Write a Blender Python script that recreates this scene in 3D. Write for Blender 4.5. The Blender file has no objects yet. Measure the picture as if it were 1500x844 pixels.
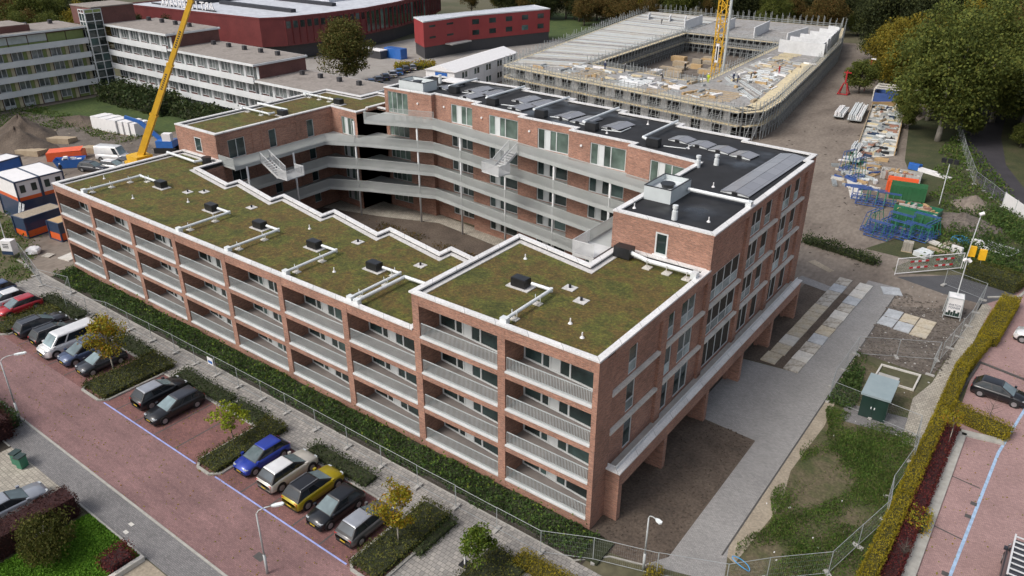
import bpy, math, random
import numpy as np
from mathutils import Vector, Matrix
R_ = math.radians
S = bpy.context.scene
COL = S.collection
# ---------------------------------------------------------------- camera, sky, sun, exposure
CAM = dict(f=1137.41, yaw=36.627, pitch=-26.581, roll=0.156, c=(19.131, -34.462, 37.568))
def cam_basis():
    y, p, r = R_(CAM['yaw']), R_(CAM['pitch']), R_(CAM['roll'])
    fw = Vector((-math.sin(y)*math.cos(p), math.cos(y)*math.cos(p), math.sin(p)))
    rt = Vector((math.cos(y), math.sin(y), 0)); up = rt.cross(fw)
    return fw, rt*math.cos(r)+up*math.sin(r), -rt*math.sin(r)+up*math.cos(r)
FW, RT, UP = cam_basis()
cd = bpy.data.cameras.new('camera'); cam = bpy.data.objects.new('camera', cd); COL.objects.link(cam)
cd.sensor_fit = 'HORIZONTAL'; cd.sensor_width = 36.0; cd.lens = CAM['f']/1500*36
cd.clip_start = 0.5; cd.clip_end = 3000
M = Matrix((RT, UP, -FW)).transposed().to_4x4(); M.translation = Vector(CAM['c'])
cam.matrix_world = M
S.camera = cam
SUN_EL, SUN_AZ = 48, 205            # soft light through cloud, from behind the street side
w = bpy.data.worlds.new('World'); S.world = w; w.use_nodes = True
nt = w.node_tree; bg = nt.nodes['Background']
sk = nt.nodes.new('ShaderNodeTexSky'); sk.sky_type = 'NISHITA'; sk.sun_disc = False
sk.sun_elevation = R_(SUN_EL); sk.sun_rotation = R_(SUN_AZ); sk.air_density = 1.0; sk.dust_density = 5.0; sk.ozone_density = 1.0
hs = nt.nodes.new('ShaderNodeHueSaturation'); hs.inputs['Saturation'].default_value = 0.55
nt.links.new(sk.outputs[0], hs.inputs['Color']); nt.links.new(hs.outputs[0], bg.inputs['Color'])
bg.inputs['Strength'].default_value = 0.14
sd = bpy.data.lights.new('sun', 'SUN'); so = bpy.data.objects.new('sun', sd); COL.objects.link(so)
sd.energy = 1.35; sd.angle = R_(20); sd.color = (1.0, 0.96, 0.90)
az = R_(SUN_AZ); el = R_(SUN_EL)
sdir = Vector((math.sin(az)*math.cos(el), math.cos(az)*math.cos(el), math.sin(el)))
so.rotation_euler = sdir.to_track_quat('Z', 'Y').to_euler()
S.view_settings.view_transform = 'Standard'; S.view_settings.look = 'None'
S.view_settings.exposure = 0.30; S.view_settings.gamma = 1.0
S.render.resolution_x = 1024; S.render.resolution_y = 576

# pixel of the photograph (1500 x 844) -> point on a level z, used where a thing touches that level
def g(u, v, z=0.0):
    d = FW + RT*((u-750)/CAM['f']) + UP*((422-v)/CAM['f']); c = Vector(CAM['c'])
    return c + d*((z-c.z)/d.z)
def g2(u, v, z=0.0):
    p = g(u, v, z); return (p.x, p.y)

# ---------------------------------------------------------------- helpers
RND = random.Random(7)
def props(o, label=None, cat=None, group=None, kind=None):
    if label: o['label'] = label
    if cat: o['category'] = cat
    if group: o['group'] = group
    if kind: o['kind'] = kind
    return o
def thing(name, label, cat, loc=(0, 0, 0), rz=0.0, group=None):
    o = bpy.data.objects.new(name, None); COL.objects.link(o); o.empty_display_size = .3
    o.location = loc; o.rotation_euler = (0, 0, rz)
    return props(o, label, cat, group)
def link(name, me, mats, parent=None):
    o = bpy.data.objects.new(name, me); COL.objects.link(o)
    for m in (mats if isinstance(mats, (list, tuple)) else [mats]): me.materials.append(m)
    if parent is not None: o.parent = parent
    return o
def copy_tree(o, parent=None):
    c = o.copy(); COL.objects.link(c)
    if parent is not None: c.parent = parent
    for ch in list(o.children): copy_tree(ch, c)
    return c
class MB:
    def __init__(s): s.v = []; s.f = []; s.m = []
    def face(s, pts, m=0):
        n = len(s.v); s.v += [tuple(p) for p in pts]; s.f.append(tuple(range(n, n+len(pts)))); s.m.append(m)
    def box(s, x0, x1, y0, y1, z0, z1, m=0):
        s.obox((x0, y0), (1, 0), x1-x0, y1-y0, z0, z1, m)
    def obox(s, o, u, L, D, z0, z1, m=0):
        ux, uy = u; nx, ny = -uy, ux
        P = [(o[0]+ux*a+nx*b, o[1]+uy*a+ny*b) for a, b in ((0, 0), (L, 0), (L, D), (0, D))]
        s.prism(P, z0, z1, m)
    def prism(s, P, z0, z1, m=0, mtop=None):
        n = len(s.v); k = len(P)
        A = sum(P[i][0]*P[(i+1) % k][1]-P[(i+1) % k][0]*P[i][1] for i in range(k))
        if A < 0: P = P[::-1]
        s.v += [(p[0], p[1], z0) for p in P]+[(p[0], p[1], z1) for p in P]
        for i in range(k):
            j = (i+1) % k; s.f.append((n+i, n+j, n+k+j, n+k+i)); s.m.append(m)
        s.f.append(tuple(range(n+k, n+2*k))); s.m.append(m if mtop is None else mtop)
        s.f.append(tuple(range(n+k-1, n-1, -1))); s.m.append(m)
    def tube(s, a, b, r, n=6, m=0, r2=None, cap=True):
        a = Vector(a); b = Vector(b); d = (b-a)
        if d.length < 1e-6: return
        d.normalize(); x = d.orthogonal().normalized(); y = d.cross(x); r2 = r if r2 is None else r2
        k = len(s.v)
        for p, rr in ((a, r), (b, r2)):
            for i in range(n):
                t = 2*math.pi*i/n; q = p+x*(rr*math.cos(t))+y*(rr*math.sin(t)); s.v.append(tuple(q))
        for i in range(n):
            j = (i+1) % n; s.f.append((k+i, k+j, k+n+j, k+n+i)); s.m.append(m)
        if cap:
            s.f.append(tuple(range(k+n-1, k-1, -1))); s.m.append(m)
            s.f.append(tuple(range(k+n, k+2*n))); s.m.append(m)
    def bar(s, a, b, wd, ht, m=0):
        # rectangular bar between two points; wd across (horizontal), ht the other way
        a = Vector(a); b = Vector(b); d = (b-a).normalized()
        x = d.cross(Vector((0, 0, 1)))
        if x.length < 1e-4: x = Vector((1, 0, 0))
        x.normalize(); y = x.cross(d); x = x*wd/2; y = y*ht/2; k = len(s.v)
        for p in (a, b):
            for sx, sy in ((-1, -1), (1, -1), (1, 1), (-1, 1)): s.v.append(tuple(p+x*sx+y*sy))
        for i in range(4):
            j = (i+1) % 4; s.f.append((k+i, k+j, k+4+j, k+4+i)); s.m.append(m)
        s.f.append((k+3, k+2, k+1, k)); s.m.append(m); s.f.append((k+4, k+5, k+6, k+7)); s.m.append(m)
    def poly(s, pts, r, n=8, m=0):
        for a, b in zip(pts, pts[1:]): s.tube(a, b, r, n, m)
    def build(s, name, mats, parent=None, smooth=False):
        me = bpy.data.meshes.new(name); me.from_pydata(s.v, [], s.f)
        if any(s.m): me.polygons.foreach_set('material_index', s.m)
        if smooth: me.polygons.foreach_set('use_smooth', [True]*len(s.f))
        me.update()
        return link(name, me, mats, parent)
def fastmesh(name, V, F):
    V = np.asarray(V, np.float32); F = np.asarray(F, np.int32); k = F.shape[1]
    me = bpy.data.meshes.new(name); me.vertices.add(len(V)); me.vertices.foreach_set('co', V.ravel())
    me.loops.add(F.size); me.loops.foreach_set('vertex_index', F.ravel())
    me.polygons.add(len(F)); me.polygons.foreach_set('loop_start', np.arange(0, F.size, k, dtype=np.int32))
    me.polygons.foreach_set('loop_total', np.full(len(F), k, np.int32)); me.update(calc_edges=True)
    return me
def inset(P, d):
    k = len(P); A = sum(P[i][0]*P[(i+1) % k][1]-P[(i+1) % k][0]*P[i][1] for i in range(k))
    sg = 1 if A > 0 else -1; out = []
    for i in range(k):
        p0 = Vector(P[i-1]); p1 = Vector(P[i]); p2 = Vector(P[(i+1) % k])
        e1 = (p1-p0).normalized(); e2 = (p2-p1).normalized()
        n1 = Vector((-e1.y, e1.x))*sg; n2 = Vector((-e2.y, e2.x))*sg
        b = n1+n2; c = max(0.3, 1+n1.dot(n2)); out.append(tuple(p1+b*(d/c)))
    return out
def ring(mb, P, w, z0, z1, m=0, out=0.0):
    A = inset(P, -out); B = inset(P, w); k = len(P)
    for i in range(k):
        j = (i+1) % k
        mb.prism([A[i], A[j], B[j], B[i]], z0, z1, m)
def wallholes(mb, o, u, n, U, z0, z1, holes, depth=.15, m=0, mr=None):
    # wall sheet from point o along u (length U), outward normal n; holes (u0,u1,za,zb) cut through with reveals going in
    o = Vector((o[0], o[1], 0)); u = Vector((u[0], u[1], 0)).normalized(); n = Vector((n[0], n[1], 0)).normalized()
    us = sorted({0, U, *[h[0] for h in holes], *[h[1] for h in holes]}); zs = sorted({z0, z1, *[h[2] for h in holes], *[h[3] for h in holes]})
    fl = u.cross(Vector((0, 0, 1))).dot(n) < 0
    def P(a, z, d=0): q = o+u*a-n*d; return (q.x, q.y, z)
    def F(pts): mb.face(pts[::-1] if fl else pts, m)
    for a0, a1 in zip(us, us[1:]):
        for b0, b1 in zip(zs, zs[1:]):
            ca, cb = (a0+a1)/2, (b0+b1)/2
            if any(h[0] < ca < h[1] and h[2] < cb < h[3] for h in holes): continue
            F([P(a0, b0), P(a1, b0), P(a1, b1), P(a0, b1)])
    for a0, a1, b0, b1 in holes:
        F([P(a0, b0), P(a0, b0, depth), P(a1, b0, depth), P(a1, b0)]); F([P(a0, b1), P(a1, b1), P(a1, b1, depth), P(a0, b1, depth)])
        F([P(a0, b0), P(a0, b1), P(a0, b1, depth), P(a0, b0, depth)]); F([P(a1, b0), P(a1, b0, depth), P(a1, b1, depth), P(a1, b1)])
def window(parent, o, u, n, u0, u1, z0, z1, cuts=(), solid=(), low=0.0, fr=.07, back=.1, frame=None, glass=None, name='window'):
    # frame part with one pane child per light; solid: indices of lights that are closed panels; low: height of a closed panel below
    frame = frame or MT['frame']; glass = glass or MT['glass']
    u = Vector((u[0], u[1])).normalized(); n = Vector((n[0], n[1])).normalized(); o = Vector(o[:2])
    mb = MB(); dirn = (u.x, u.y) if (u.x*n.y-u.y*n.x) < 0 else None
    def bx(m_, a0, a1, b0, b1, d0, d1, mi=0):
        A = o+u*a0-n*d1; Bq = o+u*a1-n*d1; C_ = o+u*a1-n*d0; D_ = o+u*a0-n*d0
        m_.prism([tuple(A), tuple(Bq), tuple(C_), tuple(D_)], b0, b1, mi)
    bx(mb, u0, u1, z0, z0+fr, back-.05, back+.05); bx(mb, u0, u1, z1-fr, z1, back-.05, back+.05)
    xs = [u0, *cuts, u1]
    for i, c in enumerate(xs):
        a = c if i == 0 else (c-fr if i == len(xs)-1 else c-fr/2); bx(mb, a, a+fr, z0+fr, z1-fr, back-.05, back+.05)
    if low: bx(mb, u0+fr, u1-fr, z0+low-.03, z0+low+.03, back-.055, back+.04)
    panes = []
    for i, (a, b) in enumerate(zip(xs, xs[1:])):
        a += fr*.6; b -= fr*.6
        if i in solid: bx(mb, a, b, z0+fr, z1-fr, back-.02, back+.03)
        else: panes.append((a, b))
    fo = mb.build(name, frame, parent)
    for a, b in panes:
        if low:
            q = MB(); bx(q, a, b, z0+fr, z0+low-.03, back-.045, back-.02); q.build('lower_panel', MT['lowglass'], fo)
        q = MB(); bx(q, a, b, z0+(low+.03 if low else fr), z1-fr, back-.005, back+.015); q.build('pane', glass, fo)
    return fo
def railing(mb, p0, p1, z, h=1.0, sp=.11, bw=.03, m=0, bd=.02):
    a = Vector((p0[0], p0[1], 0)); b = Vector((p1[0], p1[1], 0)); L = (b-a).length; d = (b-a)/L
    mb.bar((a.x, a.y, z+h), (b.x, b.y, z+h), .05, .05, m); mb.bar((a.x, a.y, z+.08), (b.x, b.y, z+.08), .04, .04, m)
    k = max(2, int(L/sp)); nrm = Vector((-d.y, d.x, 0))*bd/2
    for i in range(k+1):
        q = a+d*(L*i/k); e = d*bw/2; n0 = len(mb.v)
        for zz in (z+.09, z+h-.02):
            for s1, s2 in ((-1, -1), (1, -1), (1, 1), (-1, 1)):
                r = q+e*s1+nrm*s2; mb.v.append((r.x, r.y, zz))
        for i2 in range(4):
            j = (i2+1) % 4; mb.f.append((n0+i2, n0+j, n0+4+j, n0+4+i2)); mb.m.append(m)
# ---------------------------------------------------------------- materials
MT = {}
def base(name, rough=.8, metal=0.0, spec=None):
    m = bpy.data.materials.new(name); m.use_nodes = True; b = m.node_tree.nodes['Principled BSDF']
    b.inputs['Roughness'].default_value = rough; b.inputs['Metallic'].default_value = metal
    if spec is not None: b.inputs['Specular IOR Level'].default_value = spec
    MT[name] = m; return m, m.node_tree, b
def plain(name, c, rough=.6, metal=0.0, var=.12, sc=1.5, spec=None):
    return noisy(name, [tuple(x*(1-var) for x in c), tuple(min(1, x*(1+var)) for x in c)], sc, rough, metal=metal, spec=spec)
def coords(nt, sc=(1, 1, 1)):
    tc = nt.nodes.new('ShaderNodeTexCoord'); mp = nt.nodes.new('ShaderNodeMapping'); mp.inputs['Scale'].default_value = sc
    nt.links.new(tc.outputs['Object'], mp.inputs['Vector']); return mp.outputs[0]
def ramp(nt, fac, cols, lo=.3, hi=.7):
    r = nt.nodes.new('ShaderNodeValToRGB'); e = r.color_ramp.elements; k = len(cols)
    e[0].position = lo; e[1].position = hi
    for i in range(1, k-1): e.new(lo+(hi-lo)*i/(k-1))
    for i, c in enumerate(cols): e[i].color = (*c, 1)
    nt.links.new(fac, r.inputs[0]); return r.outputs[0]
def mixc(nt, a, b, fac, mode='MIX'):
    x = nt.nodes.new('ShaderNodeMix'); x.data_type = 'RGBA'; x.blend_type = mode
    for sock, v in ((x.inputs[0], fac), (x.inputs[6], a), (x.inputs[7], b)):
        if hasattr(v, 'node'): nt.links.new(v, sock)
        else: sock.default_value = v if not isinstance(v, tuple) else (*v, 1)
    return x.outputs[2]
def noise(nt, vec, sc, det=4, rough=.55, out=0):
    n = nt.nodes.new('ShaderNodeTexNoise'); n.inputs['Scale'].default_value = sc; n.inputs['Detail'].default_value = det; n.inputs['Roughness'].default_value = rough
    nt.links.new(vec, n.inputs['Vector']); return n.outputs[out]
def bumpn(nt, b, h, st=.3, dist=.05):
    x = nt.nodes.new('ShaderNodeBump'); x.inputs['Strength'].default_value = st; x.inputs['Distance'].default_value = dist
    nt.links.new(h, x.inputs['Height']); nt.links.new(x.outputs[0], b.inputs['Normal'])
def noisy(name, cols, sc=1.0, rough=.8, metal=0.0, fine=None, bump=0.0, spec=None, lo=.3, hi=.7, stretch=(1, 1, 1)):
    m, nt, b = base(name, rough, metal, spec); v = coords(nt, stretch)
    c = ramp(nt, noise(nt, v, sc, 6, .62), cols, lo, hi)
    if fine:
        f = noise(nt, v, fine[0], 3); c = mixc(nt, c, ramp(nt, f, [(1-fine[1],)*3, (1+fine[1]*.6,)*3], .3, .7), 1.0, 'MULTIPLY')
        if bump: bumpn(nt, b, f, bump, .04)
    nt.links.new(c, b.inputs['Base Color']); return m
def bricky(name, c1, c2, mortar, bw, bh, mw=.012, rough=.85, wall=True, big=.25, off=.5, var=None, bigsc=.35, courses=0, streak=0):
    m, nt, b = base(name, rough); tc = nt.nodes.new('ShaderNodeTexCoord'); v = tc.outputs['Object']
    if wall:
        sp = nt.nodes.new('ShaderNodeSeparateXYZ'); nt.links.new(v, sp.inputs[0]); ad = nt.nodes.new('ShaderNodeMath'); nt.links.new(sp.outputs[0], ad.inputs[0]); nt.links.new(sp.outputs[1], ad.inputs[1])
        cb = nt.nodes.new('ShaderNodeCombineXYZ'); nt.links.new(ad.outputs[0], cb.inputs[0]); nt.links.new(sp.outputs[2], cb.inputs[1]); vec = cb.outputs[0]
    else: vec = v
    t = nt.nodes.new('ShaderNodeTexBrick'); t.offset = off; t.inputs['Scale'].default_value = 1.0
    t.inputs['Brick Width'].default_value = bw; t.inputs['Row Height'].default_value = bh; t.inputs['Mortar Size'].default_value = mw; t.inputs['Mortar Smooth'].default_value = .2
    t.inputs['Color1'].default_value = (*c1, 1); t.inputs['Color2'].default_value = (*c2, 1); t.inputs['Mortar'].default_value = (*mortar, 1)
    nt.links.new(vec, t.inputs['Vector'])
    c = mixc(nt, t.outputs[0], ramp(nt, noise(nt, v, bigsc, 6, .65), [(1-big,)*3, (1+big*.8,)*3], .3, .7), 1.0, 'MULTIPLY')
    c = mixc(nt, c, ramp(nt, noise(nt, v, 9, 3, .7), [(.82,)*3, (1.16,)*3], .3, .7), 1.0, 'MULTIPLY')
    if courses or streak:
        mp = nt.nodes.new('ShaderNodeMapping'); mp.inputs['Scale'].default_value = (1.1, 1.1, 13) if courses else (.12, 1.6, 1); nt.links.new(v, mp.inputs['Vector']); s_ = courses or streak
        c = mixc(nt, c, ramp(nt, noise(nt, mp.outputs[0], 1.0, 4, .6), [(1-s_,)*3, (1+s_*.8,)*3], .32, .68), 1.0, 'MULTIPLY')
    nt.links.new(c, b.inputs['Base Color']); return m
bricky('brick', (.41, .185, .118), (.235, .10, .068), (.30, .232, .19), .23, .078, .012, courses=.22)
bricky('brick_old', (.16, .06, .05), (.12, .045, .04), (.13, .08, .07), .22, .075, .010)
bricky('road_brick', (.26, .145, .14), (.19, .107, .105), (.125, .085, .083), .21, .105, .010, wall=False, big=.22, bigsc=.25, streak=.12)
bricky('bay_brick', (.225, .10, .09), (.15, .068, .063), (.10, .06, .055), .21, .105, .012, wall=False, big=.28, bigsc=.5)
bricky('lot_brick', (.37, .235, .22), (.285, .175, .165), (.20, .14, .135), .21, .105, .012, wall=False, big=.15, bigsc=.3)
bricky('tile', (.33, .31, .285), (.22, .21, .20), (.12, .115, .105), .32, .32, .018, wall=False, big=.18, bigsc=.4)
bricky('tile_grey', (.22, .21, .21), (.155, .15, .15), (.10, .10, .10), .22, .11, .012, wall=False, big=.2, bigsc=.4)
bricky('paver_grey', (.31, .30, .29), (.235, .23, .225), (.18, .172, .165), .22, .11, .010, wall=False, big=.12, bigsc=.3)
bricky('paver_tan', (.40, .37, .31), (.29, .265, .225), (.19, .17, .14), .30, .30, .02, wall=False, big=.2, bigsc=.5)
plain('white', (.72, .71, .71), .55, var=.07, sc=2.0)
bricky('coping', (.68, .675, .67), (.61, .605, .60), (.25, .25, .25), 2.6, 90, .022, .5, True, .12, 0, None, .8)
plain('frame', (.56, .585, .585), .45, var=.05)
plain('panel_grey', (.50, .54, .55), .5, var=.05)
noisy('concrete', [(.33, .32, .30), (.46, .45, .43)], .7, .8, fine=(8, .1))
noisy('concrete_pale', [(.40, .39, .36), (.58, .56, .52), (.50, .47, .41)], .45, .85, fine=(7, .15))
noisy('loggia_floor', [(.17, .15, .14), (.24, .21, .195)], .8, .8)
noisy('slab_edge', [(.50, .51, .51), (.64, .65, .65)], .8, .7)
noisy('steel', [(.40, .43, .43), (.52, .55, .55)], .8, .5)
noisy('fence_steel', [(.24, .26, .265), (.34, .36, .365)], 1.0, .5)
noisy('gallery_steel', [(.33, .35, .34), (.43, .45, .44)], .35, .55)
noisy('galv', [(.60, .63, .64), (.74, .77, .78)], 2.0, .4, metal=.15)
noisy('rail', [(.36, .40, .405), (.46, .50, .505)], 1.0, .5)
def glassmat(name, c, rough=.08):  # light patches and random tones paint reflections and curtains into the colour
    m, nt, b = base(name, rough, 0.0, .6); v = coords(nt)
    oi = nt.nodes.new('ShaderNodeObjectInfo'); c2 = ramp(nt, noise(nt, v, .45, 3), [tuple(x*.5 for x in c), c, tuple(x*1.7 for x in c)], .32, .68)
    c3 = ramp(nt, oi.outputs['Random'], [(.7,)*3, (1.0,)*3, (1.5,)*3, (1.0,)*3, (4.2, 4.0, 3.8) if max(c) < .06 else (1.8,)*3], 0.0, 1.0)
    nt.links.new(mixc(nt, c2, c3, 1.0, 'MULTIPLY'), b.inputs['Base Color']); return m
glassmat('glass', (.018, .032, .032)); glassmat('glass_green', (.075, .105, .09), .1); glassmat('lowglass', (.20, .25, .26), .25); glassmat('car_glass', (.014, .018, .022), .06)
m, nt, b = base('sedum', .95); v = coords(nt)
c = ramp(nt, noise(nt, v, .30, 8, .72), [(.045, .056, .010), (.085, .085, .016), (.118, .078, .022), (.100, .102, .020), (.055, .064, .011), (.135, .122, .026)], .27, .73)
f = noise(nt, v, 4.5, 6, .75); c = mixc(nt, c, ramp(nt, f, [(.38,)*3, (.9,)*3, (1.9, 1.8, 1.4)], .3, .72), 1.0, 'MULTIPLY')
f2 = noise(nt, v, 1.3, 4, .7); c = mixc(nt, c, ramp(nt, f2, [(.72, .70, .66), (1.18, 1.2, 1.1)], .33, .66), 1.0, 'MULTIPLY')
nt.links.new(c, b.inputs['Base Color']); bumpn(nt, b, f, .9, .1)
m, nt, b = base('bitumen', .6); v = coords(nt)
c = ramp(nt, noise(nt, v, .5, 6, .6), [(.007, .0075, .009), (.012, .0125, .015), (.022, .023, .026)], .3, .75); nt.links.new(c, b.inputs['Base Color'])
wv = nt.nodes.new('ShaderNodeTexWave'); wv.inputs['Scale'].default_value = 1.0; wv.inputs['Distortion'].default_value = .3; nt.links.new(v, wv.inputs['Vector'])
r = ramp(nt, noise(nt, v, .16, 3, .5), [(.85,)*3, (.75,)*3, (.10,)*3], .40, .70); nt.links.new(r, b.inputs['Roughness'])
noisy('bitumen_edge', [(.012, .013, .02), (.03, .032, .04)], 1.0, .6)
noisy('gravel_strip', [(.42, .41, .40), (.62, .61, .60)], 3.0, .9, fine=(14, .2))
noisy('black_plastic', [(.010, .011, .013), (.02, .021, .024)], 2.0, .4)
m, nt, b = base('solar', .22, 0.0, .6); v = coords(nt); t = nt.nodes.new('ShaderNodeTexBrick'); t.offset = 0
t.inputs['Scale'].default_value = 1; t.inputs['Brick Width'].default_value = 1.0; t.inputs['Row Height'].default_value = 1.65; t.inputs['Mortar Size'].default_value = .02
t.inputs['Color1'].default_value = (.20, .205, .225, 1); t.inputs['Color2'].default_value = (.235, .24, .26, 1); t.inputs['Mortar'].default_value = (.12, .12, .13, 1); nt.links.new(v, t.inputs['Vector']); nt.links.new(t.outputs[0], b.inputs['Base Color'])  # cell greys lightened to carry the reflected sky
# ground stuffs
noisy('ground', [(.05, .06, .025), (.09, .085, .045), (.12, .105, .07)], .05, .95, fine=(1.5, .3))
noisy('soil', [(.060, .046, .036), (.095, .072, .055), (.125, .098, .075)], .35, .95, fine=(5, .4), bump=.6)
noisy('mud', [(.115, .092, .075), (.17, .14, .115), (.215, .18, .148), (.14, .115, .095)], .16, .9, fine=(2.5, .25), bump=.5, stretch=(1.0, .45, 1))
noisy('mud_dark', [(.085, .07, .06), (.13, .11, .093), (.165, .14, .12)], .5, .95, fine=(4, .4), bump=.7)
noisy('sand', [(.26, .22, .165), (.36, .31, .24)], .6, .95, fine=(6, .25))
noisy('weed_ground', [(.03, .038, .014), (.05, .058, .02), (.075, .066, .034)], .3, .95, fine=(4, .4))
noisy('lawn_far', [(.03, .055, .012), (.05, .08, .016), (.07, .095, .022)], .25, .95, fine=(2, .4))
noisy('asphalt', [(.060, .062, .068), (.085, .086, .092)], .4, .9, fine=(10, .2))
noisy('asphalt_dark', [(.030, .028, .034), (.045, .042, .05)], .4, .9, fine=(10, .2))
noisy('lawn', [(.05, .11, .012), (.085, .16, .018), (.12, .19, .022)], .5, .95, fine=(9, .45), bump=.6)
noisy('grass_rough', [(.045, .06, .018), (.07, .075, .028), (.12, .098, .058), (.055, .065, .02)], .35, .95, fine=(5, .4), bump=.6)
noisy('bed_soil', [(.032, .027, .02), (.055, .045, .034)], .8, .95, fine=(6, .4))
plain('line_blue', (.28, .33, .62), .7, var=.2, sc=3); plain('line_pale', (.30, .42, .58), .7, var=.25, sc=3)
plain('kerb', (.34, .33, .30), .85, var=.18, sc=2); plain('kerb_dark', (.07, .066, .064), .85, var=.2, sc=2)
# ---------------------------------------------------------------- the new apartment building
B = thing('apartment_building', 'new red brick courtyard apartment building with white copings and sedum roofs', 'building')
FL = [.8, 3.8, 6.8, 9.8, 12.8, 15.8]
XO = [-67.97, -60.60, -52.98, -45.38, -37.72, -30.06, -22.26, -14.62, -7.05]       # left edge of each front opening
XE = [x-.62 for x in XO[1:]]+[-.37]                                                 # right edge
LOW = [(-68.26, 0), (-15.4, 0), (-15.4, 11.4), (-22.7, 12.8), (-22.7, 11.3), (-30.2, 12.8), (-30.2, 11.2), (-37.9, 12.85), (-37.9, 11.3), (-45.5, 12.75), (-45.5, 11.2), (-53.1, 12.8), (-53.1, 11.3), (-60.4, 12.55), (-60.4, 15.8), (-68.26, 15.8)]
HIGH = [(-15.4, 0), (0, 0), (0, 15.8), (-7.8, 15.8), (-7.8, 11.5), (-15.4, 12.95)]
LEFT = [(-69.3, 15.8), (-61.2, 15.8), (-61.25, 33.4), (-56.05, 33.05), (-56.05, 36.6), (-54.3, 36.6), (-54.3, 43), (-62.3, 43), (-62.3, 39.9), (-69.5, 39.9)]
REARF = [(-54.3, 36.6), (-46.5, 36.95), (-46.5, 37.6), (-39.45, 37.3), (-39.45, 36.3), (-31.55, 35.7), (-31.55, 34.8), (-23.95, 34.6), (-23.95, 33.5), (-16.2, 33.2), (-16.2, 32.2), (-8.4, 31.1)]
REAR = REARF+[(-8.4, 15.8), (0, 15.8), (0, 38.0), (-.4, 38.0), (-.4, 40.3), (-7.5, 40.7), (-7.5, 41.6), (-15.3, 42.0), (-15.3, 43.0), (-23.1, 43.4), (-23.1, 44.4), (-30.9, 44.8), (-30.9, 45.8), (-38.7, 46.2), (-38.7, 47.2), (-46.6, 46.8), (-54.3, 45.9)]
# bodies behind the facades (courtyard side walls and cores)
mb = MB()
mb.prism([(-68.2, 2.6), (-15.5, 2.6)]+LOW[2:], 0, 9.6)
mb.prism([(-15.3, 2.6), (-.6, 2.6), (-.6, 15.7), (-7.8, 15.7), (-7.8, 11.5), (-15.3, 12.95)], 0, 12.6)
mb.build('wall', MT['brick'], B)
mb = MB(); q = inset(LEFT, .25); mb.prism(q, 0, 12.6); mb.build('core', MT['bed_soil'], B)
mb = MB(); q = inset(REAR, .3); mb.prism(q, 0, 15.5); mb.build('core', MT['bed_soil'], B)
mb = MB()   # outer rear walls, plain
for P_, zt in ((LEFT, 12.85), (REAR, 15.75)):
    k = len(P_)
    for i in range(k):
        a, b_ = Vector(P_[i]), Vector(P_[(i+1) % k]); d = (b_-a)
        if d.length < .05: continue
        mid = (a+b_)/2; n = Vector((d.y, -d.x)).normalized()
        front = (P_ is REAR and i < 12) or (P_ is LEFT and i in (0, 1, 2))
        if P_ is REAR and i in (12, 13): continue
        if front: continue
        wallholes(mb, a, d, n, d.length, 0, zt, [])
mb.build('wall', MT['brick'], B)
# ---- front facade: pillars, beams, slabs, loggias
def nfl(i): return 3 if i < 7 else 4
for i in range(9):
    zt = FL[nfl(i)]+.28
    mb = MB(); x1 = XO[i]; x0 = XO[i]-.62 if i else -68.26
    mb.box(x0, x1, 0, .34, 0, zt); mb.box(x0, x1, .342, 2.3, 0, zt-.42); mb.build('pillar', MT['brick'], B)
mb = MB(); mb.prism([(-.37, 0), (0, 0), (0, .95), (-.12, .95), (-.12, 1.25), (-.37, 1.25)], 0, 13.08); mb.box(-.6, -.37, 1.0, 2.6, 0, 12.9); mb.build('pillar', MT['brick'], B)
mb = MB(); mb.box(-15.42, -15.24, 2.3, 12.8, 9.7, 13.0); mb.build('wall', MT['brick'], B)
for i in range(9):
    x0, x1 = XO[i], XE[i]; n = nfl(i)
    for f in range(n+1):
        z = FL[f]; mb = MB()
        if f == 0: mb.box(x0, x1, .02, .35, 0, z-.14)
        elif f == n: mb.box(x0, x1, .02, .35, z-.58, z+.28)
        else: mb.box(x0, x1, .02, .35, z-.60, z-.14)
        mb.build('beam', MT['brick'], B)
        if f == n: continue
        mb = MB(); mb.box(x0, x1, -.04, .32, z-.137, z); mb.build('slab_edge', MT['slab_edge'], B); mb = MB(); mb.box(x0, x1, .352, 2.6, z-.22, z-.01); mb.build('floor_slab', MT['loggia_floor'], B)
        # slanted glazed wall at the back of the loggia
        dl, dr = 2.05, 1.38; u = Vector((x1-x0, dr-dl)); L = u.length; u.normalize(); nn = Vector((u.y, -u.x))
        k = L/7.0
        window(B, (x0, dl), u, nn, .05, L-.02, z+.03, z+2.42, cuts=(1.75*k, 2.45*k, 3.3*k, 4.2*k), solid=(2,), fr=.13, back=.05)
        rl = MB(); railing(rl, (x0+.06, .12), (x1-.04, .12), z, 1.02, .115, .030); rl.build('railing', MT['rail'], B)
        if f < n:
            mb = MB(); mb.box(x0, x1, .352, 2.6, FL[f+1]-.45 if f+1 <= n else 0, FL[f+1]-.225); mb.build('ceiling_panel', MT['concrete'], B)
            lt = MB(); lt.tube((x0+.02, 1.0, z+2.0), (x0+.12, 1.0, z+2.0), .08, 8); lt.build('wall_lamp', MT['white'], B)
mb = MB(); mb.box(XO[7]-.62-.02, XO[7], .0, .02, 9.8, 10.0); 
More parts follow.
